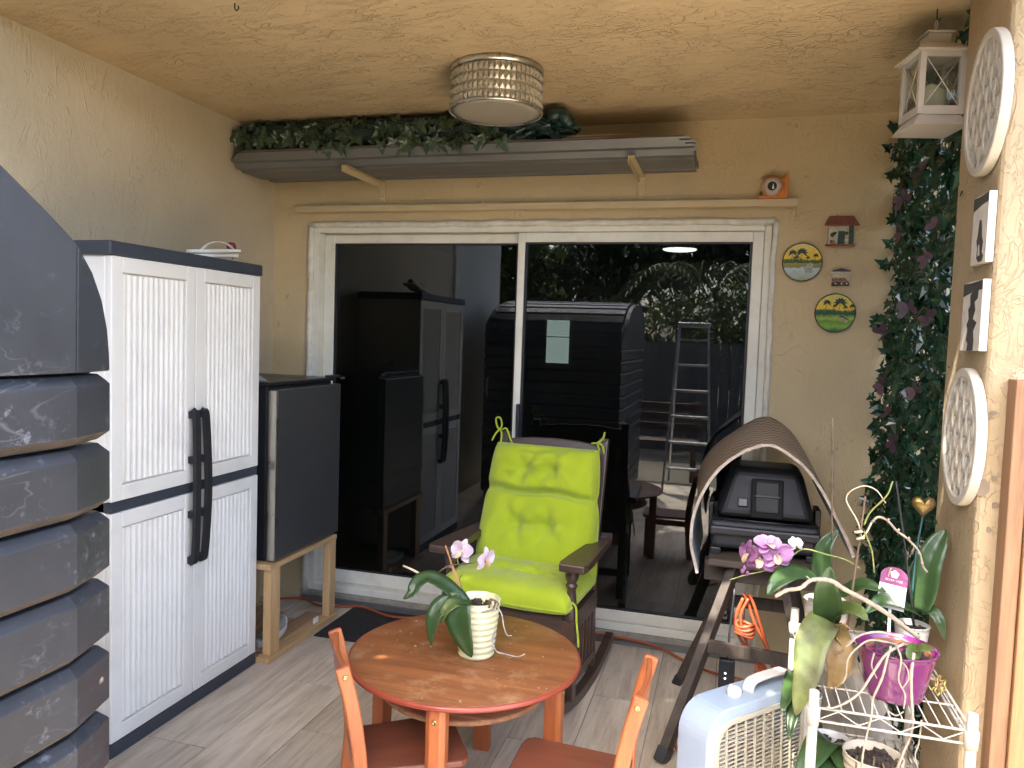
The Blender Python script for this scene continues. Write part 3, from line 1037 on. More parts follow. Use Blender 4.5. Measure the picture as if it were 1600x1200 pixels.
def ribbed(y0, y1, z0, z1):
    b = MB()
    X0, X1 = CX - .024, CX
    my, mz = .052, .055
    a0, a1, c0, c1 = y0 + my, y1 - my, z0 + mz, z1 - mz
    b.box(X0, X1, y0, a0, z0, z1).box(X0, X1, a1, y1, z0, z1).box(X0, X1, a0, a1, z0, c0).box(X0, X1, a0, a1, c1, z1)
    b.box(X0 + .001, X0 + .008, a0, a1, c0, c1)
    return b, (a0, a1, c0, c1)


for y0, y1, hy, lab in ((CY0 + .003, 2.5975, 2.572, 0), (2.6025, CY1 - .003, 2.628, 1)):
    d = None
    for z0, z1 in ((.055, .884), (.926, 1.784)):
        b, (a0, a1, c0, c1) = ribbed(y0, y1, z0, z1)
        if d is None:
            d = b.build('door', m_white_b, t, world=True, bevel=.003)
            par = d
        else:
            b.build('upper_panel', m_white_b, d, world=True, bevel=.003)
        rb = MB()
        nr = 12
        w = (a1 - a0) / nr
        for k in range(nr):
            yc = a0 + w * (k + .5)
            pr = [(-.42 * w, 0), (-.33 * w, .006), (-.2 * w, .0095), (0, .0110), (.2 * w, .0095), (.33 * w, .006), (.42 * w, 0)]
            rb.prism(pr, c0 + .006, c1 - .006, lambda a, b2, h: Vector((CX - .0155 + b2, yc + a, h)))
        rb.build('rib_panel', m_white_b, d, world=True)
    hd = MB()
    sgn = 1 if lab else -1
    pts = smooth_path([(CX + .012, hy, .60), (CX + .030, hy + sgn * .001, .64), (CX + .040, hy + sgn * .006, .90), (CX + .030, hy + sgn * .001, 1.18), (CX + .012, hy, 1.216)], 8)
    hd.bar(pts, .030, .016, up=(1, 0, 0))
    for z in (.615, .80, 1.02, 1.20):
        hd.box(CX - .002, CX + .030, hy - .012, hy + .012, z - .014, z + .014)
    hd.build('handle', m_black, d, world=True, bevel=.004)

t = thing('white_pads', 'two flat white pads with an arched strap and dark red knob on the cabinet', 'pads', (-2.15, 2.93, 1.834))
def pad(y0, y1, x0, x1, z0, z1, tip):
    return MB().prism([(y0, x0 + .04), (y0 + .06, x0 + .01), (y1 - .03, x0), (y1, x0 + .02), (y1, x1 - .02), (y1 - .03, x1), (y0 + .06, x1 - .01), (y0, x1 - .04)], 0, 1,
                      lambda a, b, h: Vector((b, a, z0 + (z1 - z0) * (a - y0) / (y1 - y0) * tip + (.014 if h else 0))))
pad(2.72, 2.955, -2.20, -2.09, 1.836, 1.860, 1).build('lower_pad', m_white_b, t, world=True, bevel=.004)
pad(2.70, 3.00, -2.22, -2.11, 1.852, 1.888, 1).build('upper_pad', m_white_b, t, world=True, bevel=.004)
MB().bar(smooth_path([(-2.14, 2.74, 1.868), (-2.14, 2.80, 1.905), (-2.14, 2.88, 1.918), (-2.14, 2.94, 1.905), (-2.14, 2.958, 1.893)]), .012, .003).build('strap', m_white_b, t, world=True)
MB().lathe([(.02, 0), (.021, .014), (.014, .026), (0, .03)], (-2.16, 2.972, 1.90), 16).build('knob', m_darkred, t, world=True)
MB().tube([(-2.10, 2.90, 1.834), (-2.105, 2.905, 1.855)], .004, 6).tube([(-2.12, 2.93, 1.834), (-2.12, 2.93, 1.862)], .004, 6).build('prong', m_steel, t, world=True)

# stand
SX, SY0, SY1 = -1.995, 3.06, 3.66
t = thing('wooden_stand', 'raw pine timber stand carrying the small black fridge', 'stand', (-2.25, 3.36, 0))
for (x, y) in ((SX - .045, SY0 + .012), (SX - .040, SY1 - .05), (-2.50, SY0 + .012), (-2.50, SY1 - .05)):
    MB().box(x, x + .042, y, y + .075 if y < 3.3 else y + .06, .028, .435).build('leg', m_pine, t, world=True, bevel=.002)
MB().box(SX - .08, SX + .006, SY0 - .01, SY1 + .012, .436, .462).build('top_rail', m_pine_y, t, world=True, bevel=.003)
MB().box(-2.52, -2.44, SY0 - .01, SY1 + .012, .436, .462).build('top_rail', m_pine_y, t, world=True, bevel=.003)
MB().box(-2.44, SX - .08, SY0, SY0 + .07, .438, .460).build('cross_rail', wood('pine_cross', (.40, .23, .10), (.58, .38, .18), 'x'), t, world=True, bevel=.002)
MB().box(SX - .06, SX + .012, SY0 - .02, SY1 + .03, .001, .027).build('bottom_rail', m_pine_y, t, world=True, bevel=.002)
MB().box(-2.52, -2.45, SY0 - .02, SY1 + .03, .001, .027).build('bottom_rail', m_pine_y, t, world=True, bevel=.002)
for k in range(4):
    x = -2.448 + k * .098
    MB().box(x, x + .092, SY0 + .05 + .02 * (k % 2), SY1 - .06 * (k % 3), .006, .022).build('board', wood('stand_board_%d' % k, (.26, .14, .07), (.42, .26, .14), 'y'), t, world=True, bevel=.002)
# fridge
t = thing('mini_fridge', 'small black fridge with dark steel door and pale side grip on pine stand', 'fridge', (-2.25, 3.37, .463))
MB().box(-2.52, -2.045, 3.09, 3.68, .466, 1.285).build('body', m_black_m, t, world=True, bevel=.006)
MB().box(-2.535, -2.03, 3.075, 3.70, 1.286, 1.305).build('top', m_black_m, t, world=True, bevel=.004)
d = MB().box(-2.040, -1.992, 3.095, 3.69, .472, 1.272).build('door', m_fdoor, t, world=True, bevel=.006)
MB().box(-2.044, -2.037, 3.090, 3.69, .474, 1.27).build('door_seal', m_black, d, world=True)
MB().box(-2.034, -1.989, 3.080, 3.0965, .474, 1.268).build('grip', m_steel, d, world=True, bevel=.003)
MB().box(-2.04, -2.0, 3.60, 3.70, 1.306, 1.318).build('hinge', m_black, t, world=True, bevel=.002)
MB().lathe([(.006, 0), (.006, .03)], (-2.0, 3.705, 1.30), 10, Matrix.Rotation(R(-90), 4, 'X')).build('hinge_pin', m_steel, t, world=True)
for x in (-2.50, -2.06):
    MB().lathe([(.015, 0), (.018, .004)], (x, 3.12, .4625), 10).build('foot', m_black, t, world=True)
# cloth
def clo(u, v):
    a, b = 2 * PI * u, v
    r_ = (1 - b) * (1 + .25 * math.sin(5 * a) + .15 * math.sin(11 * a + 1))
    return Vector((-2.20 + .085 * r_ * math.cos(a), 3.15 + .075 * r_ * math.sin(a), 1.3065 + .055 * (1 - r_ ** 2 * .6) * b ** .6 + .012 * math.sin(9 * a + 14 * b) * b))
o = MB().sheet(clo, 40, 14, True, wrap_u=True).build('crumpled_cloth', m_cloth)
tag(o, 'crumpled grey blue cloth on top of the black fridge', 'cloth')
# slipper in the stand
t = thing('slipper', 'single grey and white slipper lying in the pine stand', 'slipper', (-2.12, 3.27, .024), R(8))
def outline(y):
    return .042 * math.sqrt(max(0, 1 - (abs(y) / .14) ** 3.2)) * (1.05 - .25 * (y < 0) * abs(y) / .14)
ol = [(outline(-.14 + .28 * k / 18), -.14 + .28 * k / 18) for k in range(19)]
poly = ol + [(-a, b) for a, b in reversed(ol[1:-1])]
MB().prism(poly, 0, 1, lambda a, b, h: Vector((a, b, (.032 + .02 * max(0, b) / .14) * h + .02 * max(0, b / .14 - .3)))).build('sole', m_shoe, t, bevel=.006)
def upp(u, v):
    y = -.01 + .135 * v
    w = max(.004, outline(y)) * .95
    a = PI * u
    return Vector((w * math.cos(a), y, .036 + .008 * v + (.036 * (1 - .5 * v)) * math.sin(a)))
MB().sheet(upp, 12, 12).build('upper', m_shoeg, t, solid=.003)
MB().box(-.030, .030, -.115, .02, .033, .037).build('insole', m_shoeg, t, bevel=.002)
o = MB().box(-1.955, -1.948, 3.50, 3.545, .030, .055, Matrix.Translation((-.065, -.01, -.001))).build('small_tag', m_tagw)
tag(o, 'small white tag on the lower rail of the pine stand', 'tag')
# mat
o = MB().box(-1.965, -1.42, 3.405, 3.84, .0012, .010).build('door_mat', m_rubber, bevel=.003)
tag(o, 'black rubber door mat on the floor before the sliding door', 'mat')
# orange cord along the step
pts = [(-2.42, 3.80, .012), (-2.28, 3.83, .02), (-2.15, 3.78, .012), (-2.02, 3.81, .014), (-1.93, 3.835, .016), (-1.84, 3.80, .022), (-1.70, 3.76, .016), (-1.52, 3.81, .014), (-1.30, 3.845, .028), (-1.05, 3.85, .03), (-.80, 3.84, .032),
       (-.55, 3.83, .05), (-.30, 3.80, .045), (-.16, 3.74, .02), (-.02, 3.66, .01), (.15, 3.62, .008), (.30, 3.52, .008), (.42, 3.36, .008)]
o = MB().tube(smooth_path(pts, 7), .0062, 8).build('extension_cord', m_orangecord)
tag(o, 'orange extension cord running along the floor below the sliding door', 'cord')

# ================================================================== ROCKING CHAIR
RC, RCZ = (-.825, 3.30, 0), R(-6)
t = thing('rocking_chair', 'dark stained wooden rocking chair standing before the glass door', 'rocking chair', RC, RCZ)
rk = MB()
for s in (-1, 1):
    pts = [(s * .275, -.36 + .80 * k / 14, .0) for k in range(15)]
    pts = [(x, y, .024 + (y - .02) ** 2 * .42) for x, y, z in pts]
    MB().bar(pts, .040, .046).build('rocker', m_walnut_h, t, bevel=.004)
    # turned front post
    fz = .024 + (-.26) ** 2 * .42 + .022
    prof = [(.034, .405), (.036, .425), (.030, .445), (.024, .475), (.019, .515), (.017, .535), (.026, .548), (.018, .560), (.025, .575), (.029, .592), (.022, .606), (.024, .62)]
    MB().box(s * .275 - .027, s * .275 + .027, -.267, -.213, fz, .405).lathe(prof, (s * .275, -.24, 0), 18).build('leg', m_walnut, t, bevel=.003)
    # rear post, raked back above the seat
    MB().bar([(s * .255, .165, .05), (s * .255, .13, .36), (s * .253, .165, .62), (s * .250, .285, 1.09)], .042, .036, up=(0, 1, 0)).build('leg', m_walnut, t, bevel=.004)
    arm = [(-.052, -.315), (-.060, -.28), (-.058, -.18), (-.045, .0), (-.038, .12), (-.036, .17), (.036, .17), (.038, .12), (.045, 0), (.058, -.18), (.060, -.28), (.052, -.315)]
    MB().prism(arm, .621, .655, lambda a, b, h: Vector((s * .293 + a, b, h - .02 * max(0, b)))).build('arm', m_walnut_h, t, bevel=.006)
    MB().box(s * .275 - .014, s * .275 + .014, -.212, .115, .345, .425).build('seat_rail', m_walnut_h, t, bevel=.002)
    MB().box(s * .275 - .012, s * .275 + .012, -.212, .13, .115, .155).build('lower_rail', m_walnut_h, t, bevel=.002)
    for k in range(6):
        y = -.165 + k * .052
        MB().box(s * .275 - .007, s * .275 + .007, y - .011, y + .011, .155, .345).build('slat', m_walnut, t, bevel=.001)
MB().box(-.247, .247, -.265, -.235, .345, .425).build('front_rail', m_walnut_h, t, bevel=.003)
for k in range(6):
    y = -.225 + k * .062
    MB().box(-.26, .26, y, y + .05, .4255, .438).build('seat_slat', m_walnut_h, t, bevel=.002)
tr_ = MB()
tr_.prism([(-.232, -.02), (.232, -.02), (.232, .090), (.12, .104), (0, .108), (-.12, .104), (-.232, .090)], -.011, .011, lambda a, b, h: Vector((a, .258 + b * .26 + h, .985 + b - .02)))
tr_.build('top_rail', m_walnut_h, t, bevel=.003)
MB().beam((-.236, .150, .53), (.236, .150, .53), .022, .06).build('back_rail', m_walnut_h, t, bevel=.002)
for k in range(6):
    x = -.18 + k * .072
    MB().beam((x, .152, .555), (x, .252, .968), .04, .012, up=(0, 1, 0)).build('back_slat', m_walnut, t, bevel=.001)
MB().beam((-.25, .15, .2), (.25, .15, .2), .02, .04).build('stretcher', m_walnut_h, t)

cu = thing('chair_cushion', 'lime green tufted cushion with ties laid on the rocking chair', 'cushion', (RC[0], RC[1], .44), RCZ)


PIPE = []


def pad_mesh(bl, br, tl, tr, nrm, T, tufts, creases, nu=56, nv=64, sag=0.0):
    bl, br, tl, tr, nrm = [Vector(q) for q in (bl, br, tl, tr, nrm)]

    def thick(u, v):
        a = max(0, 1 - abs(u) ** 4.5) ** .5 * max(0, 1 - abs(2 * v - 1) ** 7) ** .5
        for cv, d, w, ulim in creases:
            k = d * math.exp(-((v - cv - .012 * math.sin(5 * u)) / w) ** 2)
            if ulim < 1: k *= 1 / (1 + math.exp((abs(u) - ulim) * 40))
            a *= 1 - k
        for tu, tv, d in tufts:
            du, dv = (u - tu) * 1.0, (v - tv) * 1.9
            r_ = math.hypot(du, dv)
            a *= 1 - d * math.exp(-(r_ / .11) ** 1.5)
            ang = math.atan2(dv, du)
            a *= 1 + .075 * math.sin(5 * ang + tu * 7 + tv * 3) * math.exp(-((r_ - .22) / .17) ** 2)
        a *= 1 + .03 * math.sin(7 * u + 9 * v) + .02 * math.sin(17 * u - 13 * v)
        return a

    def top(u, v, s):
        uu = 2 * u - 1
        pinch = 1
        for cv, d, w, ulim in creases:
            if ulim >= 1: pinch -= .035 * math.exp(-((v - cv) / .05) ** 2)
        l = bl.lerp(tl, v); r_ = br.lerp(tr, v)
        p = l.lerp(r_, .5 + .5 * uu * pinch * (1 - .03 * (abs(2 * v - 1) ** 8)))
        th = thick(uu, v) * T * (1.0 if s > 0 else .25)
        edge = .010
        return p + nrm * (edge * s + th * s) + Vector((0, 0, -sag * (1 - uu * uu)))

    m = MB()
    m.sheet(lambda u, v: top(u, v, 1), nu, nv)
    m.sheet(lambda u, v: top(u, v, -1), nu, nv)
    # seam strip joining the two faces
    ring = [(k / nu, 0) for k in range(nu)] + [(1, k / nv) for k in range(nv)] + [(1 - k / nu, 1) for k in range(nu)] + [(0, 1 - k / nv) for k in range(nv)]
    vv = []
    for u, v in ring:
        vv += [top(u, v, 1), top(u, v, -1)]
    n = len(ring)
    m.add(vv, [(2 * k, 2 * ((k + 1) % n), 2 * ((k + 1) % n) + 1, 2 * k + 1) for k in range(n)], True)
    PIPE.append([top(u, v, 1).lerp(top(u, v, -1), .5) for u, v in ring])
    b = m.mesh('pad', m_lime)
    bm_ = bmesh.new(); bm_.from_mesh(b)
    bmesh.ops.remove_doubles(bm_, verts=bm_.verts, dist=.0004)
    bmesh.ops.recalc_face_normals(bm_, faces=bm_.faces)
    for f in bm_.faces: f.smooth = True
    bm_.to_mesh(b); bm_.free()
    return b


# chair space -> cushion space only shifts height by .44
bp = pad_mesh((-.290, .045, .055), (.300, .045, .030), (-.262, .205, .600), (.250, .205, .600), (0, -.945, .325), .085,
              [(-.30, .80, .72), (.22, .80, .72), (-.30, .36, .72), (.24, .36, .72)], [(.615, .80, .022, 2), (.80, .32, .020, .27), (.36, .22, .02, .28), (.955, .35, .02, .45)])
o = bpy.data.objects.new('back_pad', bp); COL.objects.link(o); o.parent = cu; WM[o.name] = WM[cu.name]
MB().tube(PIPE[0], .0048, 6, closed=True).build('piping', m_lime, o)
sp = pad_mesh((-.295, -.315, .035), (.285, -.315, .020), (-.30, .055, .055), (.30, .055, .050), (0, -.12, .99), .072,
              [(-.28, .55, .6), (.25, .55, .6)], [(.55, .25, .03, .25)], sag=.012)
o = bpy.data.objects.new('seat_pad', sp); COL.objects.link(o); o.parent = cu; WM[o.name] = WM[cu.name]
MB().tube(PIPE[1], .0048, 6, closed=True).build('piping', m_lime, o)


def tie(pts, r_=.0045):
    MB().tube(smooth_path(pts, 8), r_, 6).build('tie', m_lime, cu)


# bows at the top corners, tail at the right of the seat (local to the chair, height from .44)
tie([(-0.239, 0.195, 0.597), (-0.249, 0.225, 0.647), (-0.278, 0.240, 0.672), (-0.284, 0.235, 0.712), (-0.260, 0.230, 0.717), (-0.254, 0.237, 0.677), (-0.278, 0.225, 0.642), (-0.292, 0.210, 0.607)])
tie([(-0.249, 0.230, 0.662), (-0.223, 0.225, 0.667), (-0.196, 0.210, 0.622), (-0.175, 0.195, 0.597)])
tie([(0.246, 0.205, 0.607), (0.228, 0.230, 0.632), (0.201, 0.235, 0.630)])
tie([(0.228, 0.240, 0.634), (0.254, 0.235, 0.657), (0.263, 0.230, 0.687)])
tie([(0.235, 0.235, 0.634), (0.254, 0.225, 0.627), (0.267, 0.215, 0.592), (0.262, 0.215, 0.622), (0.235, 0.235, 0.634)])
tie([(.285, -.26, .045), (.305, -.27, .03), (.312, -.275, -.03), (.322, -.28, -.09), (.325, -.28, -.125)])

# ================================================================== ROUND TABLE AND SMALL CHAIRS
TC = Vector((-.80, 2.365, 0))
t = thing('round_table', 'small round orange stained wooden table with a lower shelf', 'table', TC)
TR = .385
MB().lathe([(.0, .478), (TR - .02, .478), (TR - .004, .482), (TR, .489), (TR - .003, .4965), (TR - .008, .4985)], n=96).build('edge', m_tedge, t)
MB().lathe([(TR - .0085, .4975), (TR - .012, .5000), (0, .5000)], n=96).build('top', m_ttop, t)
for (lx, ly) in ((.030, -.325), (.318, -.035), (-.03, .325), (-.318, .04)):
    a = math.atan2(ly, lx)
    mrot = Matrix.Translation((lx, ly, 0)) @ Matrix.Rotation(a, 4, 'Z')
    lg = MB().prism([(-.026, -.030), (.014, -.030), (.026, -.016), (.026, .016), (.014, .030), (-.026, .030)], 0, .4775, lambda p, q, h: mrot @ Vector((p, q, h)))
    L_ = lg.build('leg', m_orange, t, bevel=.002)
    MB().lathe([(.008, 0), (.008, .003), (.005, .005), (.004, .0035), (0, .0035)], mrot @ Vector((.026, 0, .435)), 12, (Matrix.Rotation(a, 4, 'Z') @ Matrix.Rotation(R(90), 4, 'Y')).to_3x3().to_4x4()).build('bolt', m_brass, L_)
MB().lathe([(.0, .385), (.268, .385), (.276, .391), (.276, .401), (.270, .405), (0, .405)], n=72).build('lower_shelf', m_tshelf, t)
for a in (R(40), R(130)):
    MB().beam((.29 * math.cos(a - .9), .29 * math.sin(a - .9), .44), (-.29 * math.cos(a - .9), -.29 * math.sin(a - .9), .44), .02, .05).build('apron', m_tedge, t) if False else None
# crumbs and flakes on the table top
fl = MB()
for k in range(46):
    a, r_ = rnd.uniform(0, 2 * PI), TR * math.sqrt(rnd.uniform(.05, .93))
    s_ = rnd.uniform(.0012, .0035)
    x, y = r_ * math.cos(a), r_ * math.sin(a)
    fl.box(x - s_, x + s_ * rnd.uniform(.4, 2), y - s_ * .6, y + s_, .5003, .5003 + s_ * .6)
tag(fl.build('paint_flakes', m_root, t), kind='stuff')


def kid_chair(label, loc, rz):
    t = thing('small_chair', label, 'chair', loc, rz, 'small orange chairs at the round table')
    for s in (-1, 1):
        y = s * .140
        post = [(-.165, y, .0), (-.150, y, .15), (-.140, y, .29), (-.150, y, .40), (-.172, y, .52), (-.197, y, .615)]
        p = MB().bar(smooth_path(post, 4), .022, [.042] * 21, up=(1, 0, 0)).build('back_post', m_orange, t, bevel=.007, seg=3)
        MB().lathe([(.0075, 0), (.0075, .0025), (.004, .004), (.003, .0025), (0, .0025)], (-.188, y + s * .011, .588), 12, Matrix.Rotation(-s * R(90), 4, 'X')).build('bolt', m_brass, p)
        MB().box(.125, .160, y - .018, y + .018, 0, .279).build('front_leg', m_orange, t, bevel=.004)
        MB().box(-.13, .125, y - .009, y + .009, .235, .275).build('side_rail', m_orange_h, t, bevel=.002)
    for z, h_, x in ((.588, .052, -.191), (.490, .034, -.167), (.415, .034, -.153)):
        MB().bar([(x, -.130, z), (x - .006, -.06, z), (x - .008, 0, z), (x - .006, .06, z), (x, .130, z)], .016, h_).build('back_slat', m_orange_h, t, bevel=.004)
    seat = [(-.155, -.128), (.155, -.150), (.178, -.135), (.185, -.10), (.185, .10), (.178, .135), (.155, .150), (-.155, .128)]
    MB().prism(seat, .280, .300, lambda a, b, h: Vector((a, b, h))).build('seat', m_redbrown, t, bevel=.006, seg=3)
    return t


kid_chair('small orange chair at the left side of the round table', (-.912, 2.115, 0), R(33))
kid_chair('small orange chair at the right side of the round table', (-.378, 2.135, 0), R(180))


# ================================================================== ORCHIDS
def leaf_obj(parent, path, width, nrm, mat, fold=.25, name='leaf', n=7, prof=None, tip=.75):
    P = smooth_path(path, n)
    N = len(P)
    nrm = Vector(nrm)
    m = MB()
    us = (-1, -.6, -.2, 0, .2, .6, 1)
    vv = []
    for i, p in enumerate(P):
        tt = i / (N - 1)
        tg = (P[min(i + 1, N - 1)] - P[max(i - 1, 0)]).normalized()
        side = tg.cross(nrm)
        side = side.normalized() if side.length > 1e-4 else fr(tg)[0]
        nn = side.cross(tg).normalized()
        w = width * .5 * (math.sin(PI * min(1, (.12 + .88 * tt) ** tip)) ** .62 if tt < 1 else .02)
        w = max(w, width * .02)
        for u in us:
            vv.append(p + side * w * u + nn * (w * fold * (abs(u) ** 1.3) + .0008 * math.sin(40 * tt + 3 * u)))
    k = len(us)
    m.add(vv, [(i * k + j, i * k + j + 1, (i + 1) * k + j + 1, (i + 1) * k + j) for i in range(N - 1) for j in range(k - 1)], True)
    return m.build(name, mat, parent, world=True, solid=.0015, recalc=False)


def petal_fn(c, x, y, z, L, W, cup):
    def fn(u, v):
        a = (u - .5) * 2
        w = W * math.sin(PI * min(.97, v * .80 + .13)) ** .8
        return c + y * (L * v) + x * (a * w * .5) + z * (cup * L * (v * v * .55 - .30 * v) + .18 * w * a * a)
    return fn


def orchid_flower(parent, c, face, up, size, mat, n=0):
    c, z = Vector(c), Vector(face).normalized()
    u = Vector(up); u = (u - z * u.dot(z)).normalized()
    r_ = u.cross(z)
    lip = MB()
    lip.sheet(petal_fn(c + z * .004, r_, (-u + z * .7).normalized(), z, size * .34, size * .26, -.6), 6, 6)
    lip.lathe([(0, .0), (size * .045, size * .03), (size * .035, size * .09), (0, size * .11)], c, 8, Matrix(((r_.x, u.x, z.x, 0), (r_.y, u.y, z.y, 0), (r_.z, u.z, z.z, 0), (0, 0, 0, 1))))
    f = lip.build('flower', m_lip, parent, world=True, solid=.0008)
    for ang, L_, W_, cu_ in ((0, .50, .34, -.25), (R(125), .50, .33, -.15), (R(-125), .50, .33, -.15), (R(72), .52, .56, .12), (R(-72), .52, .56, .12)):
        d = (u * math.cos(ang) + r_ * math.sin(ang)).normalized()
        x = d.cross(z)
        MB().sheet(petal_fn(c - z * (.002 if abs(ang) > 1.5 or ang == 0 else -.001), x, d, z, size * L_, size * W_, cu_), 8, 8).build('petal', mat, f, world=True, solid=.0007, recalc=False)
    return f


def stem(parent, pts, r_, mat, name='stem', n=6, taper=.7):
    P = smooth_path(pts, n)
    N = len(P)
    return MB().tube(P, [r_ * (1 - (1 - taper) * i / (N - 1)) * (1 + .12 * math.sin(i * 2.1)) for i in range(N)], 7).build(name, mat, parent, world=True)


def pot(parent, c, rb, rt, h, mat, rings=0, lip=.004, thick=.005, flutes=0, n=48, name='pot'):
    prof = [(rb * .96, 0)]
    K = 40 if rings else 8
    for k in range(K + 1):
        f = k / K
        r_ = rb + (rt - rb) * f
        if rings: r_ += .0022 * math.sin(2 * PI * rings * f)
        prof.append((r_, .003 + (h - .003) * f))
    prof += [(rt + lip * .5, h + .001), (rt - thick * .4, h + .003), (rt - thick, h), (rt - thick - (rt - rb) * .15, h * .84)]
    mb = MB().lathe(prof, c, n)
    if flutes:
        for i, p in enumerate(mb.v):
            d = p - Vector(c)
            a = math.atan2(d.y, d.x)
            k = 1 + .018 * math.cos(flutes * a)
            mb.v[i] = Vector(c) + Vector((d.x * k, d.y * k, d.z))
    p = mb.build(name, mat, parent, world=True)
    return p


def soil(parent, c, r_, z):
    def fn(u, v):
        a = 2 * PI * u
        return Vector((c[0] + r_ * (1 - v) * math.cos(a), c[1] + r_ * (1 - v) * math.sin(a), z + .012 * v + .005 * math.sin(5 * a + 9 * v) * v * (1 - v) * 4 + .004 * math.sin(11 * a)))
    mb = MB().sheet(fn, 28, 6, False, wrap_u=True)
    for k in range(26):
        a, q = rnd.uniform(0, 2 * PI), r_ * math.sqrt(rnd.random()) * .9
        s_ = rnd.uniform(.005, .011)
        m_ = Matrix.Translation((c[0] + q * math.cos(a), c[1] + q * math.sin(a), z + .009)) @ Euler((rnd.uniform(-.6, .6), rnd.uniform(-.6, .6), rnd.uniform(0, 3))).to_matrix().to_4x4()
        mb.box(-s_, s_, -s_ * .6, s_ * .6, -s_ * .4, s_ * .4, m_)
    return mb.build('bark_mix', m_soil, parent, world=True)


# the orchid on the table
pc = Vector((-.762, 2.365, .5005))
t = thing('table_orchid', 'orchid in a ringed cream pot on the round table, two pale pink flowers', 'orchid', pc)
pot(t, pc, .058, .0755, .185, m_cream, rings=9)
soil(t, pc, .069, .652)
Y0 = 2.34
leaf_obj(t, [at(728, 945, 2.33), at(712, 930, 2.32), at(690, 912, 2.30), at(668, 904, 2.28), at(652, 912, 2.25), at(643, 928, 2.23), at(630, 936, 2.21)], .062, (.1, -.45, .9), m_leaf, .30)
leaf_obj(t, [at(722, 940, 2.31), at(702, 944, 2.29), at(684, 955, 2.26), at(676, 975, 2.24), at(674, 1008, 2.23)], .074, (-.35, -.9, .2), m_leaf, .25)
leaf_obj(t, [at(722, 938, 2.30), at(708, 942, 2.27), at(696, 954, 2.25), at(688, 974, 2.24)], .048, (-.3, -.9, .35), m_leaf_l, .22)
leaf_obj(t, [at(722, 936, 2.29), at(716, 948, 2.265), at(718, 972, 2.25), at(726, 1000, 2.245), at(737, 1027, 2.25)], .092, (-.1, -1, .15), m_leaf, .2)
stem(t, [at(722, 945, 2.35), at(714, 915, 2.35), at(705, 880, 2.345), at(696, 852, 2.34)], .0038, M('cane', (.42, .22, .10), .6), 'cane')
stem(t, [at(724, 945, 2.35), at(718, 915, 2.35), at(708, 885, 2.345)], .003, M('cane2', (.45, .25, .11), .6), 'cane')
stem(t, [at(716, 942, 2.34), at(700, 926, 2.335), at(680, 912, 2.33), at(656, 896, 2.32)], .0036, m_stem)
stem(t, [at(657, 897, 2.32), at(644, 890, 2.32), at(630, 884, 2.32)], .0042, m_stemdry, 'dry_tip')
stem(t, [at(684, 910, 2.33), at(678, 904, 2.33), at(688, 892, 2.33), at(705, 883, 2.325), at(728, 881, 2.32), at(742, 879, 2.315)], .0026, m_stem)
stem(t, [at(732, 880, 2.32), at(745, 877, 2.31), at(755, 872, 2.30)], .002, m_stem_g, 'flower_stalk')
stem(t, [at(716, 881, 2.325), at(715, 874, 2.32), at(718, 868, 2.315)], .002, m_stem_g, 'flower_stalk')
stem(t, [at(726, 945, 2.35), at(722, 918, 2.35), at(718, 905, 2.35), at(723, 898, 2.35)], .0018, m_stem)
orchid_flower(t, at(722, 862, 2.31), (-.25, -.85, .35), (.1, 0, 1), .085, m_petal_p)
orchid_flower(t, at(758, 874, 2.29), (.9, -.35, -.1), (-.1, 0, 1), .082, m_petal_p)
for ps in ([(764, 950), (768, 938), (774, 940), (770, 952), (762, 950), (766, 936), (778, 942), (776, 952)],):
    stem(t, [at(x, y, 2.31 + .004 * k) for k, (x, y) in enumerate(ps)], .003, m_stem, 'root')
stem(t, [at(777, 948, 2.31), at(784, 960, 2.30), at(787, 978, 2.29), at(792, 992, 2.29), at(799, 993, 2.29)], .0025, m_rootg, 'root')
stem(t, [at(774, 985, 2.28), at(769, 1002, 2.275), at(776, 1018, 2.27), at(790, 1022, 2.27), at(808, 1026, 2.262), at(820, 1022, 2.268)], .003, m_rootg, 'root')
stem(t, [at(772, 952, 2.29), at(755, 956, 2.30), at(738, 955, 2.31), at(728, 950, 2.33)], .0035, m_rootg, 'root')

# ================================================================== GRILL ON A TRESTLE UNDER AN ARCHED MAT
t = thing('trestle', 'weathered dark timber trestle under the covered grill', 'trestle', (.17, 3.17, 0))
MB().box(-.06, .38, 3.155, 3.215, .60, .682).build('beam', m_weath_x, t, world=True, bevel=.004)
legs = [((.055, 3.135, .665), (-.175, 2.81, .0)), ((.075, 3.235, .665), (-.155, 3.52, .0)), ((.245, 3.135, .665), (.40, 2.86, .0)), ((.265, 3.235, .665), (.43, 3.50, .0))]
for a, b in legs:
    MB().beam(a, b, .034, .066, up=(.4, 1, 0)).build('leg', m_weath, t, world=True, bevel=.003)
    bb = Vector(b)
    dd = (Vector(a) - bb).normalized()
    MB().beam(bb + dd * .002, bb + dd * .055, .042, .074, up=(.4, 1, 0)).build('foot_cap', m_black, t, world=True, bevel=.004)
MB().beam((-.03, 3.00, .425), (-.02, 3.35, .425), .02, .055).build('brace', m_weath, t, world=True, bevel=.002)
MB().beam((-.03, 2.985, .395), (.33, 3.0, .37), .018, .05).build('brace', m_weath, t, world=True, bevel=.002)
MB().beam((.03, 3.36, .46), (.33, 3.36, .46), .018, .05).build('brace', m_weath, t, world=True, bevel=.002)
MB().beam((.315, 2.99, .42), (.335, 3.36, .42), .018, .05).build('brace', m_weath, t, world=True, bevel=.002)
o = MB().box(-.045, .375, 3.06, 3.60, .684, .712).build('grill_board', m_weath_x, bevel=.004)
tag(o, 'brown wooden board lying on the trestle under the black grill', 'board')
t = thing('portable_grill', 'black portable grill with a domed lid standing under the woven mat', 'grill', (.16, 3.32, .713))
body = MB()
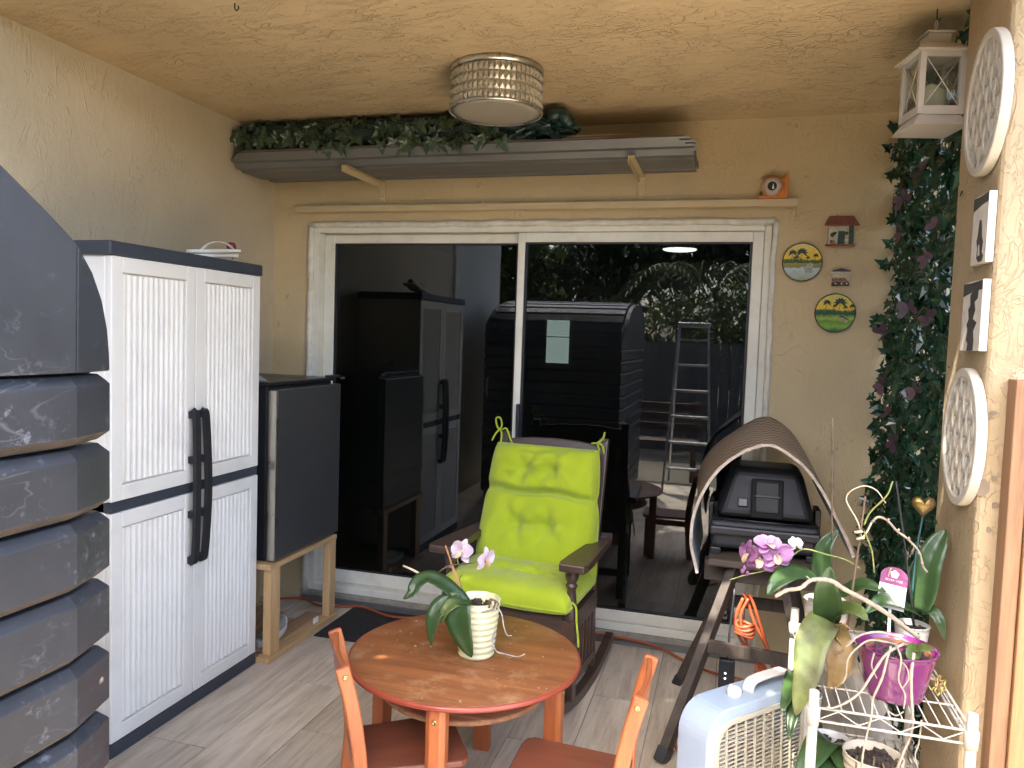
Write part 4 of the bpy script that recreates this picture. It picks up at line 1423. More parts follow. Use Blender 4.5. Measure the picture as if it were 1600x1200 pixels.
def taper(x0, x1, y0, y1, z0, z1, ix, iy):
    return MB().add([(x0, y0, z0), (x1, y0, z0), (x1, y1, z0), (x0, y1, z0), (x0 + ix, y0 + iy, z1), (x1 - ix, y0 + iy, z1), (x1 - ix, y1 - iy, z1), (x0 + ix, y1 - iy, z1)],
                    [(0, 3, 2, 1), (4, 5, 6, 7), (0, 1, 5, 4), (1, 2, 6, 5), (2, 3, 7, 6), (3, 0, 4, 7)])
taper(-.035, .355, 3.13, 3.52, .74, .855, -.012, -.006).build('bowl', m_black, t, world=True, bevel=.02, seg=3)
MB().box(-.045, .365, 3.10, 3.16, .800, .835).build('front_ledge', m_black, t, world=True, bevel=.008)
taper(-.030, .350, 3.135, 3.515, .864, 1.06, .055, .075).build('lid', M('grill_lid', (.007, .007, .007), .5, var=.2, spec=.3), t, world=True, bevel=.035, seg=4)
mt = Matrix.Translation((.165, 3.150, .945)) @ Matrix.Rotation(R(-21), 4, 'X')
MB().box(-.060, .060, -.016, .004, -.075, .080, mt).build('handle_recess', M('grill_recess', (.005, .005, .005), .7, spec=.2), t, world=True, bevel=.006)
MB().box(-.045, .045, -.022, -.012, -.055, .068, mt).build('handle_plate', M('grill_plate', (.014, .014, .013), .55, spec=.3), t, world=True, bevel=.006)
MB().box(-.048, .048, -.028, -.016, .004, .012, mt).build('handle_bar', m_black, t, world=True, bevel=.002)
mt2 = Matrix.Translation((.075, 3.156, .925)) @ Matrix.Rotation(R(-21), 4, 'X')
MB().box(-.018, .018, -.014, -.004, -.016, .016, mt2).build('badge', M('grill_badge', (.03, .03, .03), .35), t, world=True, bevel=.003)
MB().tube([(-.04, 3.128, .860), (.36, 3.128, .860)], .004, 8).build('seam_trim', m_black_m, t, world=True)
for x in (-.02, .34):
    for y in (3.16, 3.48):
        MB().box(x - .02, x + .02, y - .02, y + .02, .713, .74).build('foot', m_black, t, world=True, bevel=.004)
for x0_, x1_, in ((-.055, -.035), (.355, .378)):
    MB().box(x0_, x1_, 3.25, 3.36, .80, .90).build('latch', m_black_m, t, world=True, bevel=.004)

# arched woven mat
prof = [(-.083, .650), (-.108, .74), (-.113, .80), (-.108, .87), (-.085, .95), (-.045, 1.03), (.01, 1.095), (.08, 1.148), (.155, 1.170), (.215, 1.150), (.29, 1.095), (.355, 1.01), (.405, .92), (.45, .835), (.475, .775)]
P2 = smooth_path([Vector((a, 0, b)) for a, b in prof], 5)
N2 = len(P2)
mb = MB()
Yf, Yb = 3.06, 3.66
nv = 14
uvs = []
def mat_pt(i, j, off):
    p = P2[i]
    tg = (P2[min(i + 1, N2 - 1)] - P2[max(i - 1, 0)]).normalized()
    n_ = Vector((tg.z, 0, -tg.x)) * -1
    f = j / nv
    w = .012 * math.sin(i * .25 + 3 * f) * f
    lift = .045 * f if 20 < i < 50 else .045 * f * max(0, 1 - min(abs(i - 20), abs(i - 50)) / 15)
    return Vector((p.x, Yf + (Yb - Yf) * f + .008 * math.sin(i * .5), p.z + lift)) + n_ * (off + w)
for off, flip in ((.007, 0), (-.004, 1)):
    vv = [mat_pt(i, j, off) for i in range(N2) for j in range(nv + 1)]
    mb.add(vv, [(i * (nv + 1) + j, i * (nv + 1) + j + 1, (i + 1) * (nv + 1) + j + 1, (i + 1) * (nv + 1) + j) for i in range(N2 - 1) for j in range(nv)], True)
nA = N2 * (nv + 1)
def ix(i, j): return i * (nv + 1) + j
rim = [(ix(i, 0), ix(i + 1, 0), nA + ix(i + 1, 0), nA + ix(i, 0)) for i in range(N2 - 1)] + [(ix(i, nv), nA + ix(i, nv), nA + ix(i + 1, nv), ix(i + 1, nv)) for i in range(N2 - 1)]
rim += [(ix(0, j), nA + ix(0, j), nA + ix(0, j + 1), ix(0, j + 1)) for j in range(nv)] + [(ix(N2 - 1, j), ix(N2 - 1, j + 1), nA + ix(N2 - 1, j + 1), nA + ix(N2 - 1, j)) for j in range(nv)]
mb.f += rim
mb.s += [False] * len(rim)
o = mb.build('woven_mat', m_weave)
tag(o, 'brown woven mat arched over the black grill', 'mat')
o.data.materials.append(m_matb)
o.data.materials.append(M('mat_edge', (.48, .40, .32), .9, var=.2, vscale=40, bmp=.5, bscale=150))
nf = (N2 - 1) * nv
uvl = o.data.uv_layers.new(name='UVMap')
for k, p in enumerate(o.data.polygons):
    if p.index >= 2 * nf: p.material_index = 2
    elif p.index >= nf: p.material_index = 1
    for li in p.loop_indices:
        vi = o.data.loops[li].vertex_index % nA
        uvl.data[li].uv = ((vi // (nv + 1)) / (N2 - 1) * .62, (vi % (nv + 1)) / nv * .34)

# cords on the trestle
t = thing('cord_coil', 'coiled orange extension cord hanging from the trestle below the grill', 'cord', (.13, 3.12, .3))
for k in range(3):
    a = rnd.uniform(-.03, .03)
    pts = [(.10 + a, 3.10, .56), (.075 + a, 3.085, .47 + .01 * k), (.10 + a, 3.075, .40), (.16 + .012 * k, 3.07, .34 - .03 * k), (.22 + .008 * k, 3.085, .27 + .01 * k), (.20, 3.10, .36), (.15 + a, 3.105, .46), (.12 + a, 3.11, .54), (.10 + a, 3.115, .575)]
    MB().tube(smooth_path(pts, 7), .006, 7).build('loop', m_orangecord, t, world=True)
for k in range(4):
    c = Vector((.105, 3.07, .43 + .012 * k))
    MB().tube([c + Vector((.034 * math.cos(th), .03 * math.sin(th), .006 * math.sin(th * 2 + k))) for th in [2 * PI * q / 16 for q in range(16)]], .006, 7, closed=True).build('wrap', m_orangecord, t, world=True)
MB().tube(smooth_path([(.16, 3.07, .36), (.15, 3.05, .25), (.13, 3.02, .12), (.12, 3.0, .02), (.16, 3.0, .008)], 7), .006, 7).build('tail', m_orangecord, t, world=True)
MB().tube(smooth_path([(-.01, 3.02, .38), (-.09, 2.97, .28), (-.13, 2.93, .17), (-.135, 2.9, .06), (-.10, 2.86, .008), (-.02, 2.80, .008)], 7), .006, 7).build('tail', m_orangecord, t, world=True)
MB().box(.235, .295, 3.10, 3.103, .175, .215, None).build('tag', m_tagw, t, world=True)
t = thing('inline_timer', 'black inline plug box with two white dots hanging below the grill', 'plug box', (.045, 3.03, .2))
MB().box(.015, .075, 3.02, 3.05, .19, .335).build('case', m_black, t, world=True, bevel=.006)
for z in (.262, .282):
    MB().lathe([(.0045, 0), (.003, .003), (0, .004)], (.040, 3.0195, z), 10, Matrix.Rotation(R(90), 4, 'X')).build('indicator', emit('white_dot', (.9, .92, .9), .2), t, world=True)
MB().lathe([(.006, .11), (.010, .15), (.026, .192)], (.045, 3.035, 0), 12).tube(smooth_path([(.045, 3.035, .335), (.05, 3.05, .45), (.06, 3.08, .60)], 5), .0045, 7).tube(smooth_path([(.045, 3.035, .115), (.05, 3.02, .06), (.05, 3.0, .015)], 5), .0045, 7).build('lead', m_black, t, world=True)
t = thing('white_cup', 'small white plastic cup on the floor below the grill', 'cup', (.085, 2.98, 0))
MB().lathe([(.025, .001), (.030, .055), (.033, .056), (.032, .057), (.028, .054), (.024, .006), (0, .006)], n=20).build('body', m_potw, t)

# ================================================================== BOX FAN
FB = Vector((-.095, 2.225, 0))
fd = Vector((.66, .75, 0)).normalized()
fnrm = Vector((.75, -.66, 0)).normalized()
fang = math.atan2(fd.y, fd.x)
t = thing('box_fan', 'pale blue white box fan standing on the floor beside the wire shelf', 'fan', FB, fang)
FW, FH, FT = .45, .52, .115


def rrect(x0, x1, z0, z1, r_, n=8):
    out = []
    for cx, cz, a0 in ((x1 - r_, z1 - r_, 0), (x0 + r_, z1 - r_, 90), (x0 + r_, z0 + r_, 180), (x1 - r_, z0 + r_, 270)):
        for k in range(n + 1):
            a = R(a0 + 90 * k / n)
            out.append((cx + r_ * math.cos(a), cz + r_ * math.sin(a)))
    return out


def ring(mb, outer, inner, h0, h1, fn):
    n = len(outer)
    vv = [fn(a, b, h0) for a, b in outer] + [fn(a, b, h1) for a, b in outer] + [fn(a, b, h0) for a, b in inner] + [fn(a, b, h1) for a, b in inner]
    ff = []
    for k in range(n):
        j = (k + 1) % n
        ff += [(k, j, n + j, n + k), (2 * n + k, 3 * n + k, 3 * n + j, 2 * n + j), (n + k, n + j, 3 * n + j, 3 * n + k), (k, 2 * n + k, 2 * n + j, j)]
    return mb.add(vv, ff)


floc = lambda a, b, h: Vector((a, -h, b))      # local: x along, -y to the front
ring(MB(), rrect(0, FW, 0.004, FH, .085), rrect(.040, FW - .040, .045, FH - .042, .060), 0, FT, floc).build('casing', m_fanw, t, bevel=.006, seg=3)
ring(MB(), rrect(.030, FW - .030, .035, FH - .032, .066), rrect(.045, FW - .045, .050, FH - .047, .056), FT - .002, FT + .006, floc).build('front_bezel', m_fang, t, bevel=.002)


def grille(h):
    mb = MB()
    x0, x1, z0, z1 = .045, FW - .045, .05, FH - .047
    def clipx(z):
        d = min(z - z0, z1 - z)
        return .056 - math.sqrt(max(0, .056 ** 2 - (.056 - d) ** 2)) if d < .056 else 0
    z = z0 + .008
    while z < z1 - .004:
        c = clipx(z)
        mb.box(x0 + c, x1 - c, -h - .002, -h + .002, z - .0016, z + .0016)
        z += .0125
    n = 9
    for k in range(1, n):
        x = x0 + (x1 - x0) * k / n
        mb.beam((x + .012, -h - .002, z0 + .002), (x - .012, -h - .002, z1 - .002), .005, .006, up=(0, 1, 0))
    return mb


tag(grille(FT - .001).build('front_grille', m_fang, t), kind='stuff')
tag(grille(.006).build('rear_grille', m_fang, t), kind='stuff')
bl = MB()
for k in range(5):
    a = 2 * PI * k / 5
    def bfn(u, v):
        r_ = .04 + .135 * v
        th = a + (u - .5) * (.9 + .2 * v)
        return Vector((FW / 2 + r_ * math.cos(th), -.055 + (.5 - u) * .045, FH / 2 + r_ * math.sin(th)))
    bl.sheet(bfn, 8, 6)
bl.build('blades', m_fang, t, solid=.002)
MB().lathe([(.045, -.03), (.045, .03), (.03, .035)], (FW / 2, -.055, FH / 2), 20, Matrix.Rotation(R(90), 4, 'X')).build('hub', m_fang, t)
MB().lathe([(.021, 0), (.021, .014), (.017, .022), (0, .024)], (.165, -.06, FH), 20).box(.162, .168, -.078, -.042, FH + .022, FH + .026).build('knob', m_white_b, t, bevel=.001)
hb = MB().bar(smooth_path([(.225, -.06, FH - .004), (.235, -.06, FH + .022), (.27, -.06, FH + .030), (.36, -.06, FH + .030), (.395, -.06, FH + .022), (.405, -.06, FH - .004)], 4), .036, .010, up=(0, 0, 1))
hb.build('handle', m_white_b, t, bevel=.003)
MB().box(.190, .198, -.064, -.056, FH - .001, FH + .002).build('dial_mark', m_navy, t)

# ================================================================== WIRE SHELF
sx0, sx1, sy0, sy1 = .243, .597, 2.02, 2.62
t = thing('wire_shelf', 'white enamelled wire shelf rack crowded with orchids by the pillar', 'shelf rack', ((sx0 + sx1) / 2, (sy0 + sy1) / 2, 0))
for x in (sx0, sx1):
    for y in (sy0, sy1):
        top = .692 if y == sy0 else .70
        p = MB().lathe([(.0125, .0), (.0125, top - .001), (.0105, top)], (x, y, 0), 16).build('post', m_enamel, t, world=True)
        for z in (.628, .288):
            MB().lathe([(.0155, z - .022), (.0175, z + .022)], (x, y, 0), 16).build('sleeve', m_enamel, p, world=True)
        for z in [.05 + .0254 * k for k in range(int((top - .06) / .0254))]:
            if z > .2: MB().lathe([(.0126, z), (.0128, z + .001), (.0126, z + .002)], (x, y, 0), 12).build('groove', m_fang, p, world=True) if z > .45 else None
for z in (.65, .31):
    dk = MB()
    nw = 13
    for k in range(nw):
        x = sx0 + .012 + (sx1 - sx0 - .024) * k / (nw - 1)
        dk.tube([(x, sy0, z), (x, sy1, z)], .0018, 6)
    for y in (sy0 + .14, (sy0 + sy1) / 2, sy1 - .14):
        dk.tube([(sx0, y, z - .0035), (sx1, y, z - .0035)], .0024, 6)
    dk.build('deck_wires', m_enamel, t, world=True)
    for (a, b) in (((sx0, sy0), (sx1, sy0)), ((sx1, sy0), (sx1, sy1)), ((sx1, sy1), (sx0, sy1)), ((sx0, sy1), (sx0, sy0))):
        e = MB()
        A, B = Vector((*a, 0)), Vector((*b, 0))
        d = (B - A).normalized()
        A, B = A + d * .012, B - d * .012
        u = Vector((0, 0, 1))
        e.tube([A + u * (z - .001), B + u * (z - .001)], .0033, 8).tube([A + u * (z - .034), B + u * (z - .034)], .0033, 8)
        n = max(4, int((B - A).length / .042))
        e.tube([A.lerp(B, k / n) + u * (z - .031 + (.027 if k % 2 else 0)) for k in range(n + 1)], .0017, 6)
        e.build('edge_truss', m_enamel, t, world=True)

ZS = .6535


# ------------------------------------------------------------------ orchid in the purple pot
c = Vector((.452, 2.16, ZS))
t = thing('purple_pot_orchid', 'leggy orchid with pale dangling roots in a glossy purple pot', 'orchid', c)
pot(t, c, .068, .096, .128, m_purple, lip=.006, n=64)
pot(t, c + Vector((.004, 0, .04)), .062, .078, .078, m_clay, name='inner_pot')
soil(t, c, .076, ZS + .100)
leaf_obj(t, [at(1425, 1018, 2.13), at(1440, 1014, 2.11), at(1460, 1016, 2.09)], .036, (0, -.5, .9), m_leaf_l)
leaf_obj(t, [at(1432, 1012, 2.13), at(1424, 1022, 2.10), at(1422, 1034, 2.08)], .040, (.1, -.9, .3), m_leaf_l)
stem(t, [at(1435, 996, 2.17), at(1420, 985, 2.15), at(1395, 965, 2.11), at(1360, 942, 2.06), at(1322, 922, 2.02), at(1300, 908, 1.99), at(1282, 905, 1.98), at(1266, 907, 1.97), at(1250, 919, 1.96), at(1230, 922, 1.95), at(1211, 932, 1.94)], .0062, m_root, 'dry_spike', taper=.75)
stem(t, [at(1268, 908, 1.97), at(1262, 902, 1.97), at(1259, 900, 1.97)], .0022, m_root, 'twig')
roots = [
    ([(1420, 1004, 2.12), (1380, 988, 2.10), (1345, 992, 2.08), (1322, 1010, 2.06), (1335, 1000, 2.055)], .0040),
    ([(1405, 1008, 2.11), (1362, 1000, 2.09), (1340, 1012, 2.07), (1325, 1030, 2.06), (1322, 1055, 2.055), (1316, 1068, 2.05)], .0035),
    ([(1412, 1006, 2.11), (1385, 1022, 2.07), (1365, 1050, 2.05), (1345, 1080, 2.03), (1325, 1096, 2.02), (1302, 1106, 2.01), (1292, 1104, 2.01)], .0046),
    ([(1392, 1010, 2.09), (1386, 1030, 2.06), (1378, 1060, 2.045), (1364, 1092, 2.03), (1362, 1115, 2.02), (1354, 1150, 2.015), (1348, 1180, 2.01), (1346, 1205, 2.01)], .0042),
    ([(1400, 1008, 2.09), (1408, 1030, 2.06), (1404, 1062, 2.05), (1414, 1085, 2.04), (1412, 1108, 2.03)], .0032),
    ([(1428, 1020, 2.08), (1424, 1050, 2.06), (1424, 1085, 2.05), (1426, 1120, 2.04), (1424, 1145, 2.035), (1412, 1175, 2.03), (1402, 1200, 2.03)], .0055),
    ([(1404, 1030, 2.07), (1416, 1042, 2.06), (1420, 1060, 2.055), (1410, 1076, 2.05)], .0025),
    ([(1366, 1020, 2.07), (1362, 1040, 2.06), (1370, 1060, 2.055)], .0028),
    ([(1386, 1110, 2.03), (1400, 1118, 2.03), (1412, 1112, 2.03)], .0028),
    ([(1440, 1125, 2.04), (1436, 1160, 2.035), (1430, 1180, 2.03), (1434, 1200, 2.03)], .0028)]
for ps, r_ in roots:
    stem(t, [at(*q) for q in ps], r_ * .78, m_root, 'root', taper=.7)

# ------------------------------------------------------------------ fluted white pot at the front left of the shelf
c = Vector((.330, 2.27, ZS))
t = thing('fluted_pot_orchid', 'orchid with drooping yellowing leaves in a fluted white pot', 'orchid', c)
pot(t, c, .040, .056, .092, m_potw, flutes=34, n=136, lip=.006)
soil(t, c, .048, ZS + .072)
leaf_obj(t, [at(1292, 968, 2.27), at(1280, 982, 2.20), at(1268, 1010, 2.14), at(1262, 1050, 2.11), at(1252, 1085, 2.10), at(1243, 1118, 2.10)], .088, (-.25, -.95, .25), m_leaf_d, .22, tip=.62)
leaf_obj(t, [at(1298, 975, 2.27), at(1306, 1000, 2.20), at(1310, 1030, 2.17), at(1306, 1055, 2.16), at(1296, 1078, 2.16)], .075, (.1, -1, .2), m_leaf_y, .35)
leaf_obj(t, [at(1292, 972, 2.28), at(1293, 945, 2.24), at(1292, 915, 2.20), at(1297, 886, 2.19)], .075, (-.1, -1, .25), m_leaf, .35, tip=.8)
leaf_obj(t, [at(1292, 968, 2.30), at(1315, 955, 2.26), at(1338, 955, 2.22), at(1356, 970, 2.19)], .055, (.1, -.7, .7), m_leaf_l, .3)
stem(t, [at(1305, 978, 2.22), at(1318, 976, 2.20), at(1330, 984, 2.19)], .0035, m_leaf_y, 'root')
stem(t, [at(1306, 995, 2.20), at(1318, 1015, 2.18), at(1300, 1022, 2.17), at(1290, 1026, 2.165)], .0032, m_leaf_y, 'root')
stem(t, [at(1324, 990, 2.26), at(1332, 920, 2.26), at(1342, 850, 2.26), at(1352, 775, 2.26)], .0030, m_stem, 'stake', taper=1)
for (x, y) in ((1343, 842), (1340, 832)):
    MB().tube([at(x - 5, y, 2.253), at(x + 8, y - 2, 2.253)], .004, 7).build('clip', m_clear if False else m_stemdry, t, world=True)
stem(t, [at(1346, 840, 2.26), at(1340, 815, 2.26), at(1322, 778, 2.26), at(1345, 760, 2.25), at(1368, 765, 2.25), at(1384, 786, 2.25)], .0022, m_stemdry, 'dry_spike')
stem(t, [at(1350, 830, 2.26), at(1362, 860, 2.27), at(1366, 895, 2.28)], .0026, m_stem_g)
stem(t, [at(1350, 820, 2.26), at(1360, 800, 2.25), at(1385, 775, 2.24), at(1395, 752, 2.24)], .0026, m_stem_g)
# ------------------------------------------------------------------ flowering orchid at the back left
c = Vector((.318, 2.485, ZS))
t = thing('flowering_orchid', 'orchid with a cluster of magenta flowers in a pale printed pot', 'orchid', c)
pot(t, c, .050, .064, .125, m_potw)
MB().lathe([(.0528, .012), (.0605, .085)], c, 40).build('pink_sleeve', m_pinkprint, t, world=True)
soil(t, c, .058, ZS + .105)
leaf_obj(t, [at(1288, 925, 2.46), at(1268, 905, 2.40), at(1240, 897, 2.34), at(1215, 910, 2.29), at(1198, 930, 2.27)], .068, (0, -.55, .85), m_leaf, .3)
leaf_obj(t, [at(1288, 915, 2.48), at(1285, 885, 2.48), at(1290, 852, 2.48), at(1310, 828, 2.49)], .058, (-.3, -.9, .1), m_leaf, .4)
leaf_obj(t, [at(1295, 930, 2.47), at(1322, 925, 2.42), at(1352, 915, 2.38), at(1385, 925, 2.35)], .06, (.1, -.6, .8), m_leaf, .3)
stem(t, [at(1300, 915, 2.48), at(1300, 850, 2.48), at(1300, 760, 2.48), at(1301, 655, 2.48)], .0026, m_stem, 'stake', taper=1)
for y in (706, 758):
    MB().box(-.006, .006, -.005, .005, -.008, .008, Matrix.Translation(at(1299, y, 2.478))).build('clip', m_clear, t, world=True)
stem(t, [at(1345, 890, 2.45), at(1322, 875, 2.42), at(1290, 866, 2.40), at(1256, 858, 2.38), at(1236, 870, 2.36), at(1215, 884, 2.35), at(1190, 893, 2.34), at(1166, 898, 2.33), at(1140, 906, 2.32)], .0024, m_stem_g)
for (x, y, f_, s_) in ((1188, 872, (-.2, -.95, .1), .098), (1213, 866, (.25, -.9, .1), .095), (1170, 866, (-.8, -.5, .0), .085), (1200, 852, (.3, -.5, .75), .085)):
    orchid_flower(t, at(x, y, 2.335), f_, (.05, 0, 1), s_, m_petal)
orchid_flower(t, at(1243, 850, 2.36), (.4, -.6, .5), (0, 0, 1), .048, m_petal_p)
for (x, y) in ((1163, 888), (1168, 896), (1160, 892)):
    MB().lathe([(0, -.009), (.0055, -.003), (.006, .003), (0, .010)], at(x, y, 2.325), 10).build('bud', m_petal, t, world=True)
# ------------------------------------------------------------------ white pot at the back right, with a name tag
c = Vector((.548, 2.44, ZS))
t = thing('tagged_orchid', 'dark leafed orchid in a plain white pot with a purple and white name tag', 'orchid', c)
pot(t, c, .036, .047, .098, m_potw, lip=.005)
soil(t, c, .040, ZS + .078)
leaf_obj(t, [at(1438, 955, 2.44), at(1446, 920, 2.44), at(1452, 880, 2.45), at(1466, 848, 2.46), at(1478, 828, 2.47)], .075, (-.5, -.85, 0), m_leaf, .3, tip=.95)
leaf_obj(t, [at(1432, 958, 2.43), at(1405, 945, 2.36), at(1378, 940, 2.31), at(1352, 958, 2.28)], .058, (0, -.55, .85), m_leaf, .3)
leaf_obj(t, [at(1442, 955, 2.44), at(1458, 955, 2.42), at(1470, 975, 2.40), at(1476, 1000, 2.40)], .034, (-.3, -.6, .7), m_leaf, .3)
leaf_obj(t, [at(1440, 956, 2.46), at(1430, 905, 2.50), at(1434, 870, 2.53)], .05, (-.2, -.95, .1), m_leaf, .3)
stem(t, [at(1428, 978, 2.42), at(1422, 920, 2.42), at(1412, 840, 2.42), at(1400, 752, 2.42)], .0032, m_black, 'stake', taper=1)
stem(t, [at(1425, 930, 2.42), at(1432, 860, 2.43), at(1442, 806, 2.44)], .0028, m_teal, 'stick', taper=1)
stem(t, [at(1362, 816, 2.30), at(1372, 808, 2.30), at(1386, 813, 2.30), at(1402, 830, 2.30), at(1418, 842, 2.30), at(1436, 862, 2.30), at(1442, 884, 2.30), at(1449, 894, 2.30)], .0036, m_root, 'dry_spike')
for (x, y) in ((1388, 814), (1404, 830), (1420, 843), (1436, 866), (1441, 882)):
    MB().lathe([(0, -.005), (.0045, 0), (0, .005)], at(x, y - 2, 2.297), 8).build('node', m_root, t, world=True)
stem(t, [at(1362, 816, 2.30), at(1352, 835, 2.29), at(1342, 842, 2.28)], .003, m_stemdry, 'dry_spike')
stem(t, [at(1400, 936, 2.40), at(1388, 905, 2.38), at(1392, 888, 2.37)], .0026, m_stemdry, 'dry_spike')
# name tag
tm = thing('plant_tag', 'arched purple and white plant name tag with a white flower mark', 'tag', at(1394, 926, 2.36))
tp = at(1394, 926, 2.36)
tagm = Matrix.Translation(tp) @ Matrix.Rotation(R(9), 4, 'Y') @ Matrix.Rotation(R(-22), 4, 'X')
W_ = .036
arch = [(-W_, -.045), (W_, -.045), (W_, .045)] + [(W_ * math.cos(a), .045 + W_ * .75 * math.sin(a)) for a in [PI * k / 12 for k in range(1, 12)]] + [(-W_, .045)]
MB().prism(arch, 0, .0014, lambda a, b, h: tagm @ Vector((a, h, b))).build('card', m_tagw, tm, world=True)
up_ = [(-W_, .022), (W_, .022), (W_, .045)] + [(W_ * math.cos(a), .045 + W_ * .75 * math.sin(a)) for a in [PI * k / 12 for k in range(1, 12)]] + [(-W_, .045)]
MB().prism(up_, -.0006, -.0001, lambda a, b, h: tagm @ Vector((a, h, b))).build('purple_field', M('tag_purple', (.19, .025, .10), .5), tm, world=True)
fl_ = MB()
for k in range(5):
    a = R(90 + 72 * k)
    fl_.prism([(.006 * math.cos(a) + .0055 * math.cos(q), .052 + .006 * math.sin(a) + .0055 * math.sin(q)) for q in [2 * PI * j / 10 for j in range(10)]], -.0012 - .0001 * k, -.0007, lambda p, q, h: tagm @ Vector((p, h, q)))
fl_.build('flower_mark', m_tagw, tm, world=True)


def text(body, size, mw, mat, parent, name='lettering', ext=.0002):
    cu_ = bpy.data.curves.new(name, 'FONT')
    cu_.body = body
    cu_.size = size
    cu_.align_x = 'CENTER'
    cu_.align_y = 'CENTER'
    cu_.extrude = ext
    cu_.materials.append(mat)
    tmp = bpy.data.objects.new(name, cu_)
    COL.objects.link(tmp)
    bpy.context.view_layer.update()
    me = bpy.data.meshes.new_from_object(tmp.evaluated_get(bpy.context.evaluated_depsgraph_get()))
    bpy.data.objects.remove(tmp)
    me.materials.clear()
    me.materials.append(mat)
    o = bpy.data.objects.new(name, me)
    COL.objects.link(o)
    o.parent = parent
    o.matrix_local = WM[parent.name].inverted() @ mw
    return o


text('SILVER VASE', .0085, tagm @ Matrix.Translation((0, -.0010, .034)) @ Matrix.Rotation(R(90), 4, 'X'), M('tag_grey', (.6, .5, .55), .5), tm)
text('PHALAENOPSIS', .0086, tagm @ Matrix.Translation((0, -.0006, .0155)) @ Matrix.Rotation(R(90), 4, 'X'), M('tag_ink', (.12, .03, .08), .5), tm)
MB().beam(tagm @ Vector((0, 0, -.045)), tagm @ Vector((.01, .01, -.13)), .008, .0014).build('spike', m_tagw, tm, world=True)
# gold heart on its stick
hc = at(1443, 790, 2.44)
def heart(u, v):
    th, ph = 2 * PI * u, PI * v
    x = 16 * math.sin(th) ** 3 / 17
    z = (13 * math.cos(th) - 5 * math.cos(2 * th) - 2 * math.cos(3 * th) - math.cos(4 * th)) / 17
    k = math.sin(ph)
    return hc + Vector((.034 * x * k, .016 * math.cos(ph), .036 * (z * k + .1 * (1 - k))))
o = MB().sheet(heart, 40, 16, True, wrap_u=True).build('gold_heart', m_gold)
tag(o, 'small gold heart ornament on a teal stick above the orchids', 'heart ornament')
# gold filigree trinket
t = thing('filigree_trinket', 'small gold filigree trinket on the wire shelf beside the purple pot', 'trinket', (.565, 2.20, ZS))
for k, (x, y, z, r_) in enumerate([(.555, 2.225, .016, .013), (.575, 2.215, .018, .015), (.565, 2.195, .014, .012), (.585, 2.235, .014, .012), (.570, 2.22, .034, .010)]):
    c = Vector((x, y, ZS + z))
    ax, bx_ = fr(Vector((.3 + .2 * k, -.8, .5 - .2 * k)))
    MB().tube([c + (ax * math.cos(q) + bx_ * math.sin(q)) * r_ * (1 + .22 * math.cos(5 * q)) for q in [2 * PI * j / 40 for j in range(40)]], .0022, 6, closed=True).build('loop', m_goldtrim, t, world=True)
# lower shelf plants
c = Vector((.415, 2.17, .3135))
t = thing('beige_pot_plant', 'ringed beige pot of bark on the lower wire shelf', 'plant pot', c)
pot(t, c, .058, .074, .165, m_potb, rings=8)
soil(t, c, .066, .3135 + .145)
for k in range(4):
    stem(t, [(c.x + .04 * math.cos(k * 1.7), c.y - .03 + .03 * math.sin(k), .462), (c.x + .05 * math.cos(k * 1.7), c.y - .05, .50 - .01 * k), (c.x + .06 * math.cos(k * 1.9), c.y - .08, .44 - .03 * k)], .003, m_stem, 'root')
c = Vector((.33, 2.33, .3135))
t = thing('lower_shelf_orchid', 'broad dark leafed orchid on the lower wire shelf behind the front post', 'orchid', c)
pot(t, c, .045, .058, .11, m_potw)
soil(t, c, .050, .40)
leaf_obj(t, [(.33, 2.32, .42), (.30, 2.24, .46), (.26, 2.15, .45), (.215, 2.08, .41)], .08, (0, -.5, .85), m_leaf, .2)
leaf_obj(t, [(.33, 2.31, .42), (.34, 2.22, .45), (.36, 2.13, .43), (.40, 2.06, .385)], .07, (0, -.5, .85), m_leaf, .2)
leaf_obj(t, [(.33, 2.30, .42), (.31, 2.18, .43), (.30, 2.08, .40), (.30, 2.02, .36)], .065, (0, -.5, .85), m_leaf, .2)
c = Vector((.28, 2.50, .3135))
t = thing('trailing_orchid', 'orchid leaning out at the left of the rack over the box fan', 'orchid', c)
pot(t, c, .035, .044, .16, m_potw)
soil(t, c, .038, .455)
leaf_obj(t, [(.27, 2.48, .47), (.24, 2.40, .57), (.215, 2.30, .575), (.185, 2.22, .53)], .06, (-.2, -.6, .75), m_leaf, .25)
leaf_obj(t, [(.27, 2.48, .47), (.25, 2.38, .54), (.225, 2.27, .535), (.205, 2.19, .47)], .06, (-.2, -.7, .6), m_leaf, .25)

# ================================================================== THINGS ON THE BACK WALL
def palm(parent, x, z, h, s):
    s *= 1.25
    m = MB()
    y = -.0165
    m.prism([(x - .0012, z), (x + .0012, z), (x + .0022 + .006 * h / .05, z + h), (x + .0006 + .006 * h / .05, z + h)], y - .0004, y, lambda a, b, q: Vector((a, q, b)))
    tx, tz = x + .0014 + .006 * h / .05, z + h
    f = MB()
    for k in range(8):
        a = R(-25 + 230 * k / 7)
        d = Vector((math.cos(a), math.sin(a)))
        n_ = Vector((-d.y, d.x))
        pp = [Vector((tx, tz)), Vector((tx, tz)) + d * s * .5 + n_ * s * .16, Vector((tx, tz)) + d * s + Vector((0, -.25 * s)), Vector((tx, tz)) + d * s * .5 - n_ * s * .16]
        f.prism([(q.x, q.y) for q in pp], y - .0007 - .0001 * k, y - .0003, lambda a_, b_, q: Vector((a_, q, b_)))
    m.build('painted_trunk', m_trunkp, parent)
    f.build('painted_palm', m_palmdark, parent)


